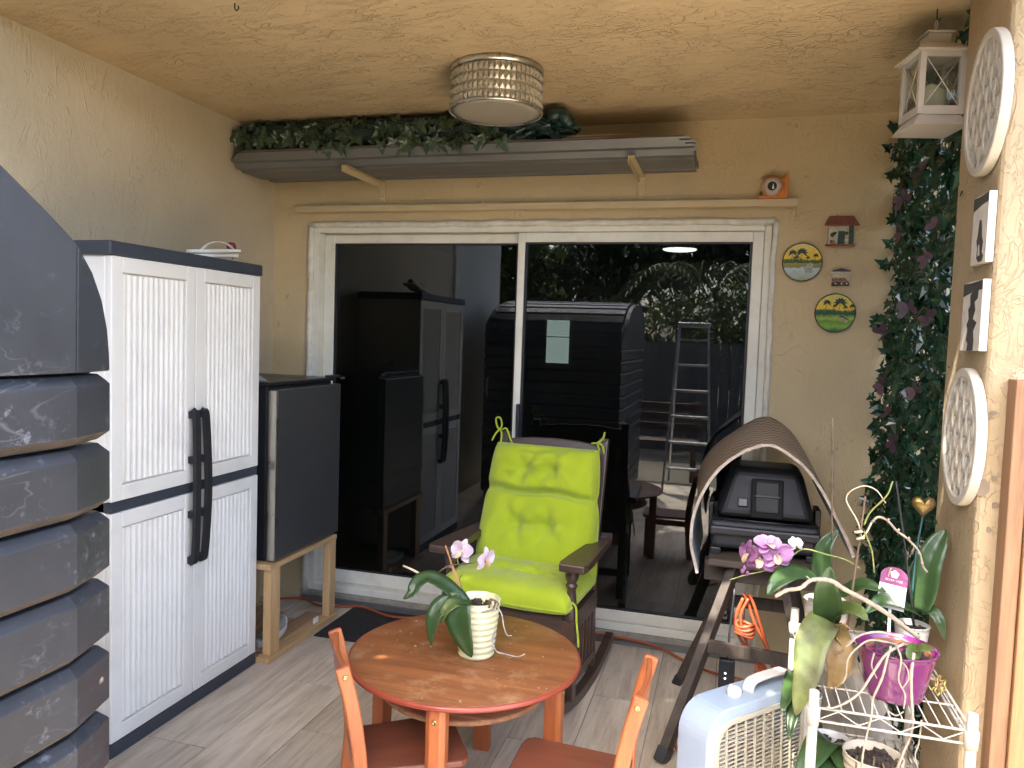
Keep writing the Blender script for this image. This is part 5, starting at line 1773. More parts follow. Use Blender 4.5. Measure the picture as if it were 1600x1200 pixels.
for (cx_, cz, pond, lab, palms) in (
        (.303, 1.949, True, 'painted plate with palms beside a pale lake, nearest the door', [(-.050, .002, .040, .019), (-.010, .0, .045, .024), (-.036, .0, .020, .009), (-.026, .0, .022, .009), (.022, .006, .014, .009), (.054, .0, .030, .012)]),
        (.460, 1.714, False, 'painted plate with palms and a hut on green fields, lowest on the wall', [(-.042, .012, .034, .017), (.014, .0, .048, .027), (-.006, .016, .016, .009), (.040, .006, .020, .010), (.070, .008, .024, .013)])):
    t = thing('wall_plate', lab, 'plate', (cx_, WALL_Y - .001, cz), group='plates on the back wall')
    rx = Matrix.Rotation(R(90), 4, 'X')
    MB().lathe([(.0, 0), (.060, .001), (.088, .012), (.0905, .016), (.0895, .019), (.086, .0175)], (0, 0, 0), 56, rx, cap=False).build('rim', m_black, t)
    d_ = MB().lathe([(.0868, .0165), (.070, .0155), (0, .0155)], (0, 0, 0), 56, rx, cap=False)
    d_.build('painted_face', plate_mat('painted_plate_%d' % pond, pond), t)
    for a in palms: palm(t, *a)
    if not pond:
        MB().prism([(.02, -.035), (.055, -.045), (.058, -.030), (.028, -.014), (.012, -.022)], -.0170, -.0160, lambda a, b, q: Vector((a, q, b))).build('painted_hut', M('hut', (.36, .28, .16), .5, var=.4, vscale=90), t)
        MB().prism([(.012, -.024), (.028, -.012), (.060, -.028), (.062, -.034), (.03, -.020)], -.0176, -.0171, lambda a, b, q: Vector((a, q, b))).build('painted_thatch', m_palmdark, t)
    else:
        MB().prism([(.015, -.050), (.045, -.050), (.048, -.010), (.036, .0), (.022, -.012), (.008, -.024)], -.0170, -.0160, lambda a, b, q: Vector((a, q, b))).build('painted_tower', M('tower', (.33, .33, .28), .5, var=.35, vscale=90), t)

# ornament: little tiled house front
t = thing('house_ornament', 'small ceramic house front ornament with red tiled roof on the wall', 'ornament', (.462, WALL_Y - .001, 2.03))
MB().box(-.052, .056, -.022, 0, 0, .088).build('wall', m_orn_w, t, bevel=.003)
MB().box(-.062, .064, -.040, 0, -.005, .001).build('base', m_terra, t, bevel=.002)
def rf_(u, v):
    x = -.074 + .15 * u
    inset = .03 * v
    x = x * (1 - .30 * v)
    return Vector((x + .002, -.048 + .040 * v, .084 + .046 * v + .0035 * abs(math.sin(u * PI * 12)) - .002 * ((v * 5) % 1)))
MB().sheet(rf_, 96, 20, False).build('roof', m_terra, t, solid=.006)
MB().box(-.010, .020, -.026, -.021, .002, .062).build('doorway', m_orn_g, t, bevel=.001)
MB().box(.036, .056, -.030, -.021, .002, .088).build('pier', m_orn_g, t, bevel=.002)
MB().box(-.052, -.044, -.034, -.022, .002, .086).build('post', m_orn_w, t, bevel=.001)
for (x, z, s_, mm) in ((-.030, .012, .010, m_orn_p), (-.034, .045, .011, m_orn_g), (-.024, .052, .008, m_char), (.028, .020, .010, m_orn_w), (.026, .052, .009, m_char), (-.038, .014, .008, m_terra), (.030, .038, .008, m_orn_w)):
    MB().lathe([(0, -s_), (s_ * .8, -s_ * .4), (s_, s_ * .3), (0, s_)], (x, -.026, z), 8).build('flower_pot', mm, t)
# ornament: little flower stall
t = thing('stall_ornament', 'tiny ceramic flower stall ornament between the two wall plates', 'ornament', (.475, WALL_Y - .001, 1.84))
MB().box(-.038, .040, -.016, 0, .0, .062).build('wall', m_orn_w, t, bevel=.002)
MB().prism([(-.046, .060), (.048, .060), (.040, .070), (.0, .082), (-.034, .072)], -.030, 0, lambda a, b, q: Vector((a, q, b))).build('roof', m_char, t, bevel=.002)
sc_ = MB()
for k in range(9):
    sc_.lathe([(.0055, -.003), (.0055, .003)], (-.040 + k * .010, -.030, .060), 8, Matrix.Rotation(R(90), 4, 'X'))
sc_.build('scalloped_edge', m_orn_w, t)
MB().box(-.038, .038, -.028, -.014, .0, .016).build('counter', m_char, t, bevel=.002)
for k in range(13):
    MB().lathe([(0, -.006), (.006, -.002), (.006, .003), (0, .007)], (-.034 + (k % 7) * .011, -.026 - .002 * (k % 2), .020 + .009 * (k // 7) + .002 * (k % 3)), 7).build('flower', m_orn_p, t)
for x in (-.022, .004, .026):
    MB().lathe([(0, -.005), (.005, 0), (0, .005)], (x, -.030, .010), 7).build('white_flower', m_orn_w, t)
# protractor on the rail
t = thing('angle_finder', 'orange magnetic angle finder with a round dial standing on the rail', 'angle finder', (.155, 3.868, 2.244))
MB().box(-.066, .052, -.012, .012, 0, .011).build('base', m_protr, t, bevel=.001)
MB().box(.050, .066, -.013, .013, 0, .112).build('upright', m_protr, t, bevel=.001)
MB().prism([(-.060, .011), (.050, .011), (.050, .098), (.035, .096), (.030, .020), (-.040, .020)], -.006, .006, lambda a, b, q: Vector((a, q, b))).build('web', m_protr, t)
rx = Matrix.Rotation(R(90), 4, 'X')
MB().lathe([(.044, -.010), (.050, -.010), (.050, .012), (.044, .013)], (-.006, 0, .057), 40, rx, cap=False).build('dial_ring', m_protr, t)
MB().lathe([(.0445, -.006), (.0445, .011), (.018, .011)], (-.006, 0, .057), 40, rx, cap=False).build('dial_face', m_dial, t)
MB().lathe([(.021, .010), (.021, .0135), (.016, .0145), (0, .0145)], (-.006, 0, .057), 28, rx).build('hub', m_black, t)
MB().prism([(-.003, -.013), (.008, -.013), (.003, .013)], -.016, -.0148, lambda a, b, q: Vector((a - .004, q, .057 + b))).build('needle', m_tagw, t)
tk = MB()
for k in range(36):
    a = 2 * PI * k / 36
    m_ = Matrix.Translation((-.006, -.0115, .057)) @ Matrix.Rotation(a, 4, 'Y')
    tk.box(-.0004, .0004, -.0003, .0002, .036 if k % 3 else .033, .041, m_)
tk.build('dial_ticks', m_trunkp, t)

# ================================================================== LANTERN
lx, ly = .575, 2.76
t = thing('hanging_lantern', 'white metal lantern with crossed wires hanging from the ceiling by the ivy', 'lantern', (lx, ly, 2.252), R(12))
hb = .061
MB().add([(-hb - .024, -hb - .024, -.002), (hb + .024, -hb - .024, -.002), (hb + .024, hb + .024, -.002), (-hb - .024, hb + .024, -.002),
          (-hb - .002, -hb - .002, .034), (hb + .002, -hb - .002, .034), (hb + .002, hb + .002, .034), (-hb - .002, hb + .002, .034)],
         [(0, 3, 2, 1), (4, 5, 6, 7), (0, 1, 5, 4), (1, 2, 6, 5), (2, 3, 7, 6), (3, 0, 4, 7)]).build('base', m_lant, t, bevel=.002)
# scrolled feet cut as brackets
for s in (-1, 1):
    MB().box(-hb, hb, s * (hb + .004) - .002, s * (hb + .004) + .002, .034, .046).build('base_rail', m_lant, t)
    MB().box(s * (hb + .004) - .002, s * (hb + .004) + .002, -hb, hb, .034, .046).build('base_rail', m_lant, t)
for sx_ in (-1, 1):
    for sy_ in (-1, 1):
        MB().box(sx_ * hb - .009, sx_ * hb + .009, sy_ * hb - .009, sy_ * hb + .009, .034, .224).build('corner_post', m_lant, t, bevel=.001)
for k in range(4):
    m_ = Matrix.Rotation(R(90 * k), 4, 'Z')
    w = hb - .009
    MB().box(-w, w, -hb - .006, -hb + .006, .210, .224, m_).build('cross_rail', m_lant, t)
    MB().box(-w, w, -hb - .006, -hb + .006, .046, .060, m_).build('cross_rail', m_lant, t)
    x_ = MB()
    x_.tube([m_ @ Vector((-w, -hb - .003, .06)), m_ @ Vector((w, -hb - .003, .210))], .0018, 6)
    x_.tube([m_ @ Vector((w, -hb - .0045, .06)), m_ @ Vector((-w, -hb - .0045, .210))], .0018, 6)
    x_.build('crossed_wire', m_lant, t)
    MB().box(-w, w, -hb + .001, -hb + .003, .060, .210, m_).build('pane', m_clear, t)
e = hb + .026
MB().add([(-e, -e, .224), (e, -e, .224), (e, e, .224), (-e, e, .224), (-e, -e, .229), (e, -e, .229), (e, e, .229), (-e, e, .229),
          (-.038, -.038, .262), (.038, -.038, .262), (.038, .038, .262), (-.038, .038, .262)],
         [(0, 3, 2, 1), (0, 1, 5, 4), (1, 2, 6, 5), (2, 3, 7, 6), (3, 0, 4, 7), (4, 5, 9, 8), (5, 6, 10, 9), (6, 7, 11, 10), (7, 4, 8, 11), (8, 9, 10, 11)]).build('roof', m_lant, t, bevel=.0015)
MB().box(-.034, .034, -.034, .034, .262, .292).box(-.042, .042, -.042, .042, .292, .299).build('chimney', m_lant, t, bevel=.002)
MB().tube([(0, 0, .298), (0, 0, .322)], .004, 8).tube([Vector((0, .009 * math.cos(q), .330 + .012 * math.sin(q))) for q in [2 * PI * k / 16 for k in range(16)]], .002, 6, closed=True).build('ring', m_lant, t)
o = MB().tube(smooth_path([(lx, ly, 2.63), (lx, ly, 2.605), (lx + .006, ly, 2.594), (lx + .012, ly, 2.600)], 5), .0022, 6).tube([(lx, ly, 2.604), (lx, ly, 2.588)], .0016, 6).build('lantern_hook', m_black)
tag(o, 'dark ceiling hook from which the white lantern hangs', 'hook')
o = MB().lathe([(.0, 0), (.041, 0), (.042, .004), (.042, .086), (.039, .096), (.034, .090), (.02, .084), (0, .083)], (lx, ly, 2.2865), 32).build('pillar_candle', m_candle)
for v_ in o.data.vertices:
    if v_.co.z > 2.35:
        v_.co.z += .006 * math.sin(3 * math.atan2(v_.co.y - ly, v_.co.x - lx) + 1)
tag(o, 'thick cream pillar candle inside the white hanging lantern', 'candle')

# ================================================================== MEDALLIONS AND PANELS ON THE PILLAR
def medallion(label, yc, zc, r_):
    t = thing('wall_medallion', label, 'wall decor', (.65, yc, zc), group='white lattice medallions on the pillar')
    f = lambda a, b, h: Vector((-h, a * .86, b))
    n = 72
    out = [(r_ * math.cos(2 * PI * k / n), r_ * math.sin(2 * PI * k / n)) for k in range(n)]
    inn = [(a * .875, b * .875) for a, b in out]
    ring(MB(), out, inn, .001, .028, f).build('rim', m_medal, t, bevel=.004)
    MB().prism(inn, .001, .004, f).build('backing', m_medalb, t)
    ri = r_ * .885
    lat = MB()
    per, sp = .100, .078
    for fam in range(-6, 7):
        for sg in (1, -1):
            for dbl in (-.0065, .0065):
                pts = []
                for k in range(121):
                    z = -ri + 2 * ri * k / 120
                    q = (z / per + (fam % 2) * .5) % 1.0
                    env = abs(math.sin(PI * q)) ** .75
                    y = fam * sp * .5 + sg * sp * .5 * env + dbl * sg
                    if y * y + z * z < ri * ri:
                        pts.append(Vector((-.015 - .002 * sg, y * .86, z)))
                    else:
                        if len(pts) > 3: lat.bar(pts, .0062, .012, up=(1, 0, 0))
                        pts = []
                if len(pts) > 3: lat.bar(pts, .0062, .012, up=(1, 0, 0))
    lat.build('lattice', m_medal, t)


medallion('upper round white lattice medallion on the pillar beside the lantern', 2.39, 2.225, .192)
medallion('lower round white lattice medallion on the pillar above the orchid rack', 2.40, 1.315, .192)
for (y0, y1, z0, z1, lab, shp) in (
        (2.295, 2.425, 1.790, 1.975, 'upper small cream panel with a dark upright shape on the pillar', 0),
        (2.295, 2.470, 1.555, 1.745, 'lower small cream panel with a dark jagged stripe on the pillar', 1)):
    t = thing('art_panel', lab, 'wall panel', (.65, (y0 + y1) / 2, (z0 + z1) / 2), group='small panels on the pillar')
    m_ = lambda a, b, h: Vector((-h, y0 + (y1 - y0) * a - (y0 + y1) / 2, z0 + (z1 - z0) * b - (z0 + z1) / 2))
    MB().prism([(0, 0), (1, 0), (1, 1), (0, 1)], .001, .020, m_).build('board', m_print, t, bevel=.001)
    MB().prism([(.02, .86), (.45, .85), (.98, .80), (.98, .99), (.6, .975), (.02, .99)], .0200, .0212, m_).build('dark_band', m_char, t)
    if shp == 0:
        s_ = [(.42, .08), (.58, .02), (.80, .03), (.86, .10), (.74, .16), (.80, .30), (.70, .38), (.66, .52), (.60, .62), (.50, .64), (.46, .55), (.42, .42), (.36, .34), (.44, .22)]
        MB().prism([(1 - a, b) for a, b in s_], .0200, .0210, m_).build('dark_shape', m_char, t)
        MB().prism([(.36, .12), (.48, .11), (.50, .26), (.42, .28)], .0211, .0214, m_).build('pale_patch', m_print, t)
    else:
        s_ = [(.30, 0), (.62, .0), (.58, .10), (.68, .16), (.62, .30), (.70, .38), (.60, .46), (.66, .60), (.56, .66), (.60, .80), (.46, .86), (.20, .86), (.22, .74), (.36, .70), (.30, .58), (.40, .46), (.20, .40), (.34, .28), (.28, .14)]
        MB().prism(s_, .0200, .0210, m_).build('dark_shape', m_char, t)

# ================================================================== IVY SCREEN
t = thing('ivy_screen', 'tall glossy artificial ivy screen with pink butterflies between wall and pillar', 'artificial ivy', (.74, 3.3, .1))
ivm = [ivy_mesh('leaf', m_ivy, .058, c) for c in (.7, 1.3, -.8, .3)]
net = MB()
for k in range(26):
    z = .12 + k * .10
    net.tube([(.755, 2.68, z), (.755, 3.90, z)], .002, 5)
for k in range(13):
    y = 2.70 + k * .10
    net.tube([(.757, y, .1), (.757, y, 2.62)], .002, 5)
net.build('netting', m_ivyback, t, world=True)
cand = []
for k in range(3800):
    y, z = rnd.uniform(2.62, 3.90), rnd.uniform(.15, 2.63)
    bulge = .05 * (1 - z / 2.63) + .03 * math.sin(5 * z + 2 * y) * .5
    x = .735 - abs(rnd.gauss(0, .028)) - bulge * rnd.random()
    if y < 2.74 and x < .655: x = .66 + rnd.random() * .05
    cand.append((y + 8 * (x - .74), x, y, z))
cand.sort(key=lambda q: (q[1] > .74, -(abs(q[2] - 3.2) < .7), q[1]))
rest = MB()
for k, (_, x, y, z) in enumerate(cand):
    nrm = Vector((-1 + rnd.uniform(-.2, .5), rnd.uniform(-.9, .5), rnd.uniform(-.6, .5)))
    mw = orient(Vector((x, min(y, 3.885), z)), nrm, Vector((rnd.uniform(-.3, .1), rnd.uniform(-.5, .5), -1)), rnd.uniform(-.8, .8), rnd.uniform(.65, 1.15))
    if k < 290:
        piece('leaf', rnd.choice(ivm), t, mw)
    else:
        me = ivm[k % 4]
        rest.add([mw @ v_.co for v_ in me.vertices], [tuple(p.vertices) for p in me.polygons])
tag(rest.build('leaves_behind', m_ivy, t, world=True, recalc=False), kind='stuff')
# spiky leaves that stand out at the wall edge
for k in range(30):
    z = rnd.uniform(.5, 2.5)
    p = Vector((rnd.uniform(.64, .70), rnd.uniform(3.80, 3.885), z))
    piece('leaf', rnd.choice(ivm), t, orient(p, Vector((rnd.uniform(-.3, .3), -1, rnd.uniform(-.3, .3))), Vector((-1, 0, rnd.uniform(-1, .6))), 0, rnd.uniform(.7, 1.15)))
wing = [(0, 0), (.010, .020), (.030, .034), (.046, .030), (.044, .012), (.028, .002), (.036, -.010), (.030, -.026), (.014, -.026), (.003, -.012)]
wmb = MB()
wmb.add([Vector((a, b, .10 * a)) for a, b in wing], [(0, 1, 2, 3, 4, 5), (0, 5, 6, 7, 8, 9)])
wing_me = wmb.mesh('wing', m_butter, recalc=False)
for (px, py) in ((1408, 362), (1447, 402), (1420, 480), (1450, 495), (1465, 350), (1382, 520), (1392, 640), (1378, 600), (1440, 268), (1410, 310), (1395, 690), (1430, 610)):
    p = at(px, py, 3.3)
    p = CAM + (p - CAM) * (.645 - CAM.x) / (p.x - CAM.x) if p.x > 0 else p
    if p.y > 3.86: p = at(px, py, 3.84)
    roll = rnd.uniform(-1.2, 1.2)
    mw = orient(p, Vector((-1, rnd.uniform(-1.2, -.2), rnd.uniform(-.2, .5))), Vector((0, rnd.uniform(-.4, .4), -1)), roll, rnd.uniform(.8, 1.1))
    b_ = MB().tube([Vector((0, -.02, .002)), Vector((0, 0, .004)), Vector((0, .018, .002))], [.001, .0028, .001], 6).mesh('butterfly', m_char)
    bo = piece('butterfly', b_, t, mw)
    for s in (1, -1):
        w_ = bpy.data.objects.new('wing', wing_me)
        COL.objects.link(w_)
        w_.parent = bo
        w_.matrix_local = Matrix.Scale(s, 4, Vector((1, 0, 0))) @ Matrix.Rotation(R(-rnd.uniform(10, 35)), 4, 'Y')

# ================================================================== TIMBER GATE AT THE RIGHT
t = thing('timber_gate', 'new cedar timber gate post and boards fixed to the pillar front', 'gate', (.85, 2.24, 0))
MB().box(.702, .740, 2.225, 2.2895, -.04, 1.485).build('post', wood('brown_post', (.20, .10, .05), (.36, .20, .10), 'z', .9, .7), t, world=True, bevel=.003)
for k in range(4):
    x = .7425 + k * .104
    MB().box(x, x + .100, 2.215, 2.237, .03, 1.48 - .004 * (k % 2)).build('board', m_cedar, t, world=True, bevel=.003)
MB().box(.745, 1.16, 2.2372, 2.275, .35, .44).build('rail', m_cedar, t, world=True)
MB().box(.745, 1.16, 2.2372, 2.275, 1.20, 1.29).build('rail', m_cedar, t, world=True)

# ================================================================== DARK SHED AT THE LEFT
t = thing('plastic_shed', 'dark grey plastic shed with grooved slat walls and rounded roof', 'shed', (-1.6, .2, 0))


def sweep(path, prof, closed=False):
    """prof of (offset outwards, z) swept round a plan path with mitred corners"""
    m = MB()
    n = len(path)
    k = len(prof)
    P = [Vector((*p, 0)) for p in path]
    vv = []
    for i, p in enumerate(P):
        d0 = (p - P[i - 1]).normalized() if i > 0 else (P[1] - p).normalized()
        d1 = (P[i + 1] - p).normalized() if i < n - 1 else d0
        n0, n1 = Vector((d0.y, -d0.x, 0)), Vector((d1.y, -d1.x, 0))
        b = (n0 + n1).normalized()
        s_ = 1 / max(.35, b.dot(n0))
        for o_, z in prof:
            vv.append(p + b * (o_ * s_) + Vector((0, 0, z)))
    ff = [(i * k + j, (i + 1) * k + j, (i + 1) * k + (j + 1) % k, i * k + (j + 1) % k) for i in range(n - 1) for j in range(k)]
    ff += [tuple(range(k)), tuple(reversed([(n - 1) * k + j for j in range(k)]))]
    return m.add(vv, ff)


# plan path runs from the back along the right side, round the clipped corner, across the front and back along the left side
PATH = [(-.905, -.55), (-.905, .893), (-.934, .985), (-2.246, .985), (-2.275, .893), (-2.275, -.55)]
PATH = list(reversed(PATH)) if False else PATH
pitch = .108
for k in range(13):
    z0 = 1.475 - pitch * (k + 1)
    pr = [(-.045, z0 + .002), (-.015, z0 + .002), (0, z0 + .015), (0, z0 + pitch - .018), (-.014, z0 + pitch - .003), (-.045, z0 + pitch - .003)]
    so = sweep(PATH, pr).build('slat', m_shed, t, world=True, bevel=.0012, seg=1)
    so.data.materials.append(m_dirt_bounce)
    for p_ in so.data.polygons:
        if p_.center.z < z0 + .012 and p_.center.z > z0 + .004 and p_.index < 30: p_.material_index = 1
MB().box(-2.235, -.945, -.53, .93, .002, 1.47).build('liner', m_black, t, world=True)
arch = [(.985, 1.476), (.984, 1.50), (.978, 1.54), (.962, 1.585), (.935, 1.625), (.895, 1.662), (.84, 1.703), (.769, 1.752), (.66, 1.812), (.5, 1.866), (.3, 1.90), (.05, 1.91), (-.2, 1.89), (-.4, 1.84), (-.55, 1.75)]
gp = [(-.55, 1.477), (.893, 1.477)] + [(y, z) for y, z in arch if y <= .895]
g2 = [(.893, 1.477)] + [(y, z) for y, z in arch if y > .88]
for x0, x1, xb in ((-.945, -.905, -.029), (-2.235, -2.275, .029)):
    gm = MB().prism(gp, x0, x1, lambda a, b, h: Vector((h, a, b)))
    gm.prism(g2, x0, x1, lambda a, b, h: Vector((h + (xb * (a - .893) / .092 if h == x1 else 0), a, b)))
    gm.build('gable_panel', m_shed, t, world=True, bevel=.003, seg=2)
P3 = smooth_path([Vector((0, y, z)) for y, z in arch], 3)
acc, seg_ = 0, [P3[0]]
step = .112
for i in range(1, len(P3)):
    seg_.append(P3[i])
    if (seg_[-1] - seg_[0]).length > step or i == len(P3) - 1:
        a, b = seg_[0], seg_[-1]
        d = (b - a).normalized()
        n_ = Vector((0, d.z, -d.y)) * 1.0
        if n_.dot(Vector((0, .5, 1))) < 0: n_ = -n_
        q = [a + d * .010, b - d * .010, b - d * .022 + n_ * .018, a + d * .022 + n_ * .018]
        bot = [a + d * .001 - n_ * .03, b - d * .001 - n_ * .03]
        poly = [bot[0], bot[1], b - d * .001, q[1] + n_ * .004, q[2], q[3], q[0] + n_ * .004, a + d * .001]
        m = MB()
        m.prism([(p.y, p.z) for p in poly], -2.225, -.955, lambda a_, b_, h: Vector((h, a_, b_)))
        m.build('roof_slat', m_shed, t, world=True, bevel=.002)
        seg_ = [P3[i]]
ht = MB().tube(smooth_path([(-2.20, 1.00, .98), (-2.20, 1.03, 1.02), (-2.20, 1.03, 1.12), (-2.20, 1.0, 1.16)], 5), .008, 8)
ht.build('handle', m_alu_l, t, world=True)

# ================================================================== THE YARD BEHIND THE CAMERA (seen in the glass)
t = thing('step_ladder', 'tall metal step ladder standing in the yard, mirrored in the right pane', 'ladder', (-.37, -.45, 0))
for s in (-1, 1):
    MB().beam((-.385 + s * .235, -.22, -.012), (-.385 + s * .150, -.52, 1.72), .022, .060, up=(0, 1, 0)).build('rail', m_alu_l, t, world=True)
    MB().beam((-.385 + s * .225, -.98, -.012), (-.385 + s * .150, -.56, 1.70), .020, .040, up=(0, 1, 0)).build('rear_rail', m_alu_l, t, world=True)
for k in range(6):
    f = (.14 + .155 * k)
    z = 1.73 * f
    y = -.22 - .30 * f
    hw = .235 - .085 * f - .008
    MB().box(-.385 - hw, -.385 + hw, y - .04, y + .04, z - .012, z + .012).build('step', m_alu_l, t, world=True, bevel=.002)
MB().box(-.55, -.22, -.62, -.45, 1.715, 1.765).build('top_cap', m_alu_l, t, world=True, bevel=.006)


def leaf_cloud(blobs, n, size, seed):
    r_ = random.Random(seed)
    vv, ff = [], []
    wsum = sum(b[3] ** 2 for b in blobs)
    for (cx_, cy_, cz, br, fz) in blobs:
        # clumps within the blob
        cl = []
        for _ in range(max(5, int(16 * br))):
            d = Vector((r_.gauss(0, 1), r_.gauss(0, 1), r_.gauss(0, 1))).normalized() * br * (.55 + .5 * r_.random())
            cl.append(Vector((cx_ + d.x, cy_ + d.y, cz + d.z * fz)))
        for _ in range(int(n * br ** 2 / wsum)):
            c = r_.choice(cl)
            g_ = Vector((r_.gauss(0, 1), r_.gauss(0, 1), r_.gauss(0, .8))) * br * .19
            p = c + g_
            a = Vector((r_.gauss(0, 1), r_.gauss(0, 1), r_.gauss(0, 1))).normalized()
            b = fr(a)[0]
            s_ = size * r_.uniform(.6, 1.3)
            o = len(vv)
            vv += [p - a * s_, p + b * s_ * .42, p + a * s_, p - b * s_ * .42]
            ff.append((o, o + 1, o + 2, o + 3))
    m = MB()
    m.v, m.f, m.s = vv, ff, [False] * len(ff)
    return m


def tree(label, base, h, blobs, n, size, mat, seed, tr_=.16, group='trees in the yard', name='tree'):
    t = thing(name, label, 'tree', base, group=group)
    b = Vector(base)
    top = Vector((blobs[0][0], blobs[0][1], blobs[0][2]))
    tk = MB().tube(smooth_path([b - Vector((0, 0, .1)), b.lerp(top, .35) + Vector((.12, .05, 0)), b.lerp(top, .7) + Vector((-.1, .05, 0)), top], 5), [tr_ * (1 - .045 * k) for k in range(16)], 10)
    for bl_ in blobs[1:]:
        c = Vector(bl_[:3])
        s_ = b.lerp(top, .55)
        tk.tube(smooth_path([s_, s_.lerp(c, .5) + Vector((0, 0, .25)), c], 5), [tr_ * .5 * (1 - .07 * k) for k in range(11)], 7)
    tk.build('trunk', m_trunk, t, world=True)
    leaf_cloud(blobs, n, size, seed).build('crown', mat, t, world=True, recalc=False)
    return t


# unseen tree added above the patio front to keep sun off the table and left side
tree('unseen broad tree added over the front of the patio to block the sun', (-3.5, .2, 0), 3.6,
     [(-3.02, 0.55, 3.7, .62, .6), (-2.37, 0.15, 3.6, .6, .55), (-2.47, 0.80, 3.5, .6, .5), (-2.67, 1.40, 3.6, .6, .5), (-1.77, 0.25, 3.65, .6, .5), (-1.77, 0.90, 3.5, .6, .5),
      (-1.87, 1.50, 3.6, .6, .5), (-1.22, 0.05, 3.6, .5, .5), (-1.17, 0.70, 3.5, .52, .5), (-1.22, 1.35, 3.55, .5, .5), (-3.17, 1.35, 3.9, .6, .6), (-1.77, -0.35, 3.8, .55, .5), (-0.82, 1.00, 3.5, .30, .5), (-.62, .75, 3.5, .38, .5), (-.55, 1.05, 3.5, .34, .5)], 26000, .075, m_foli, 3, .15)
tree('unseen slim tree added at the right of the yard to dapple the rack', (1.9, -.2, 0), 3.4,
     [(.15, .55, 3.5, .55, .5), (-.25, 1.2, 3.45, .5, .5), (.35, 1.35, 3.5, .45, .5), (.75, .3, 3.6, .5, .5), (-.3, .1, 3.6, .5, .5), (.6, .9, 3.5, .5, .5)], 4300, .075, m_foli, 31, .06)  # sparse unseen crown, added to break up the sun on the rack
tree('dark leafy tree at the back of the yard, left of the palm', (-3.4, -7.6, 0), 4, [(-3.2, -7.6, 3.3, 1.3, .9), (-4.3, -7.2, 3.0, 1.1, .9), (-2.3, -8.2, 3.6, 1.2, .9), (-3.5, -7.2, 1.9, 1.0, .8)], 14000, .10, m_foli2, 5)
tree('large spreading tree at the far back of the yard', (-1.2, -9.6, 0), 5, [(-1.0, -9.6, 4.6, 1.7, .8), (.4, -9.2, 4.2, 1.4, .8), (-2.2, -10, 4.3, 1.5, .8), (.2, -10.2, 5.6, 1.5, .7)], 14000, .12, m_foli2, 7, .26)
tree('bright green tree behind the shed at the yard edge', (-4.6, -5.2, 0), 4, [(-4.4, -5.2, 3.4, 1.2, .9), (-3.7, -5.6, 2.5, 1.0, .9), (-5.4, -4.9, 3.0, 1.2, 1)], 12000, .09, m_foli, 9)
for k, (x, y, rr, zz) in enumerate(((-.95, -4.4, .75, 1.55), (.05, -4.6, .85, 1.6), (.95, -4.3, .75, 1.5), (1.9, -4.5, .9, 1.6), (-2.0, -4.7, .8, 1.5))):
    s = thing('yard_shrub', ['sunlit shrub at the back of the yard behind the ladder', 'sunlit shrub at the yard back, right of the ladder', 'sunlit shrub at the yard back near the fence middle', 'large sunlit shrub at the far right of the yard', 'sunlit shrub at the yard back behind the shed'][k], 'shrub', (x, y, 0), group='shrubs along the yard fence')
    MB().tube([(x, y, -.06), (x + .03, y, .5), (x, y + .02, zz)], [.04, .03, .015], 7).build('stem', m_trunk, s, world=True)
    leaf_cloud([(x, y, zz, rr, .85), (x + .3, y - .1, zz * .6, rr * .7, .9), (x - .3, y, zz * .55, rr * .7, .9)], 3600, .06, 20 + k).build('foliage', m_foli, s, world=True, recalc=False)
t = thing('palm_tree', 'young palm with arching fronds at the back of the yard', 'palm', (-.4, -7.0, 0))
MB().tube(smooth_path([(-.4, -7, -.1), (-.38, -7, 1.2), (-.45, -7, 2.4)], 6), .10, 9).build('trunk', m_trunk, t, world=True)
for k in range(13):
    a = 2 * PI * k / 13 + .2
    d = Vector((math.cos(a), math.sin(a), 0))
    sp_ = smooth_path([Vector((-.45, -7, 2.4)), Vector((-.45, -7, 2.9)) + d * .5, Vector((-.45, -7, 2.95)) + d * 1.1, Vector((-.45, -7, 2.45)) + d * 1.6], 6)
    f = MB()
    for i, p in enumerate(sp_[3:]):
        tg = d
        sd_ = Vector((-d.y, d.x, 0))
        L_ = .42 * math.sin(PI * (i + 2) / (len(sp_) + 1)) + .08
        for s in (1, -1):
            e1 = p + sd_ * s * L_ + d * .2 + Vector((0, 0, -.16))
            f.add([p, p + d * .035, e1], [(0, 1, 2)])
    f.tube(sp_, .010, 5)
    f.build('frond', m_frond, t, world=True, recalc=False)
t = thing('yard_fence', 'dark grey board fence closing the back of the yard', 'fence', (0, -3.4, 0))
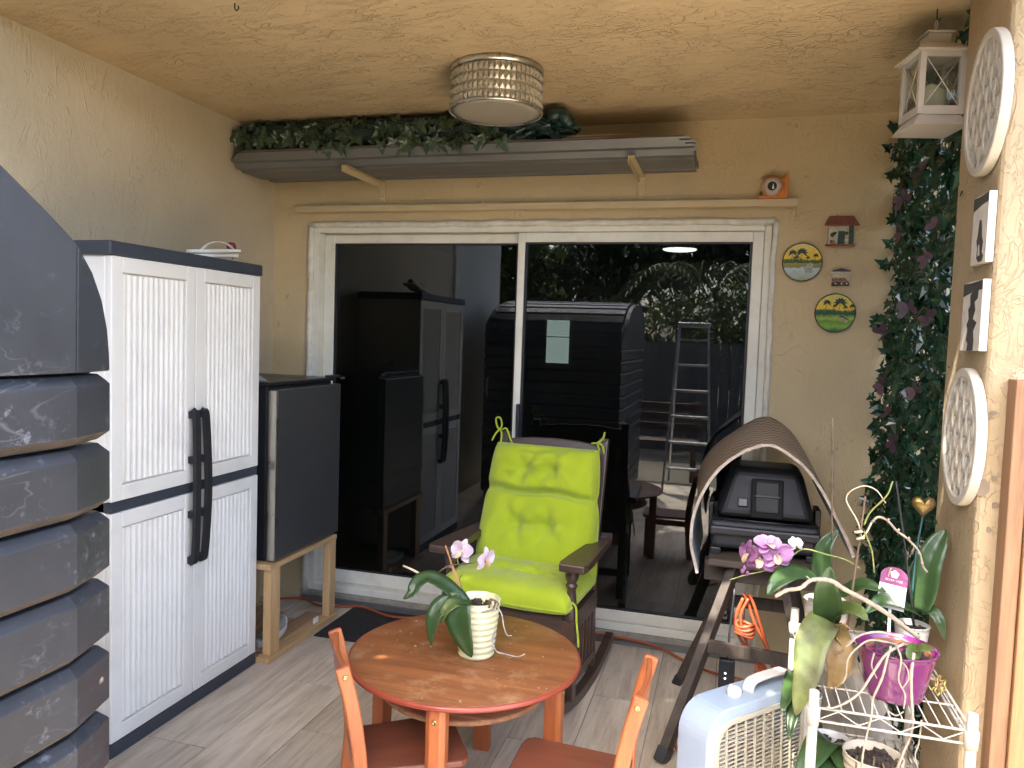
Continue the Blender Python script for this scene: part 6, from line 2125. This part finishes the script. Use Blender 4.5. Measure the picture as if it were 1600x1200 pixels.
fb = wood('grey_fence', (.035, .035, .035), (.075, .072, .068), 'z', .8, .8)
fme = MB().box(-.069, .069, -.010, .010, 0, 1.55).mesh('board', fb)
for k in range(56):
    x = -5.0 + k * .145
    piece('board', fme, t, Matrix.Translation((x, -3.4, rnd.uniform(-.01, .01))))
for z in (.3, 1.3):
    MB().box(-5.07, 3.1, -3.45, -3.412, z, z + .08).build('rail', fb, t, world=True)

# low dark bench behind the camera, and a clipped hedge beyond the ivy screen
t = thing('yard_bench', 'low dark slatted bench in the yard, mirrored low in the right pane', 'bench', (-.75, -1.1, 0))
for k in range(4):
    MB().box(-1.2, -.30, -1.32 + k * .11, -1.23 + k * .11, .42, .445).build('seat_slat', m_walnut_h, t, world=True, bevel=.003)
for k in range(3):
    MB().box(-1.2, -.30, -1.385, -1.36, .52 + k * .12, .60 + k * .12).build('back_slat', m_walnut_h, t, world=True, bevel=.003)
for x in (-1.17, -.38):
    MB().box(x, x + .05, -1.36, -1.31, -.012, .86).build('leg', m_walnut, t, world=True, bevel=.003)
    MB().box(x, x + .05, -.96, -.91, -.012, .42).build('leg', m_walnut, t, world=True, bevel=.003)
t = thing('side_hedge', 'green hedge outside the right of the patio behind the ivy screen', 'hedge', (2.2, 3.2, 0))
MB().tube([(2.2, 2.4, -.06), (2.2, 2.4, 1.0)], .03, 7).tube([(2.2, 3.9, -.06), (2.2, 3.9, 1.0)], .03, 7).build('stems', m_trunk, t, world=True)
leaf_cloud([(2.2, 2.2 + .45 * k, .5 + .6 * (j), .45, 1) for k in range(6) for j in range(3)], 9000, .06, 77).build('foliage', m_foli, t, world=True, recalc=False)

# the wood beyond the fence reads as one dark mass
r2 = random.Random(44)
mass = leaf_cloud([(-9 + 1.15 * k, -13.5 + r2.uniform(-.8, .8), 1.2 + 1.5 * j + r2.uniform(-.3, .3), 1.0, .9) for k in range(15) for j in range(3)], 16000, .2, 91)
o = mass.build('far_woods', m_foli2, None, recalc=False)
tag(o, 'dense dark woods beyond the yard fence', 'woods', None, 'stuff')
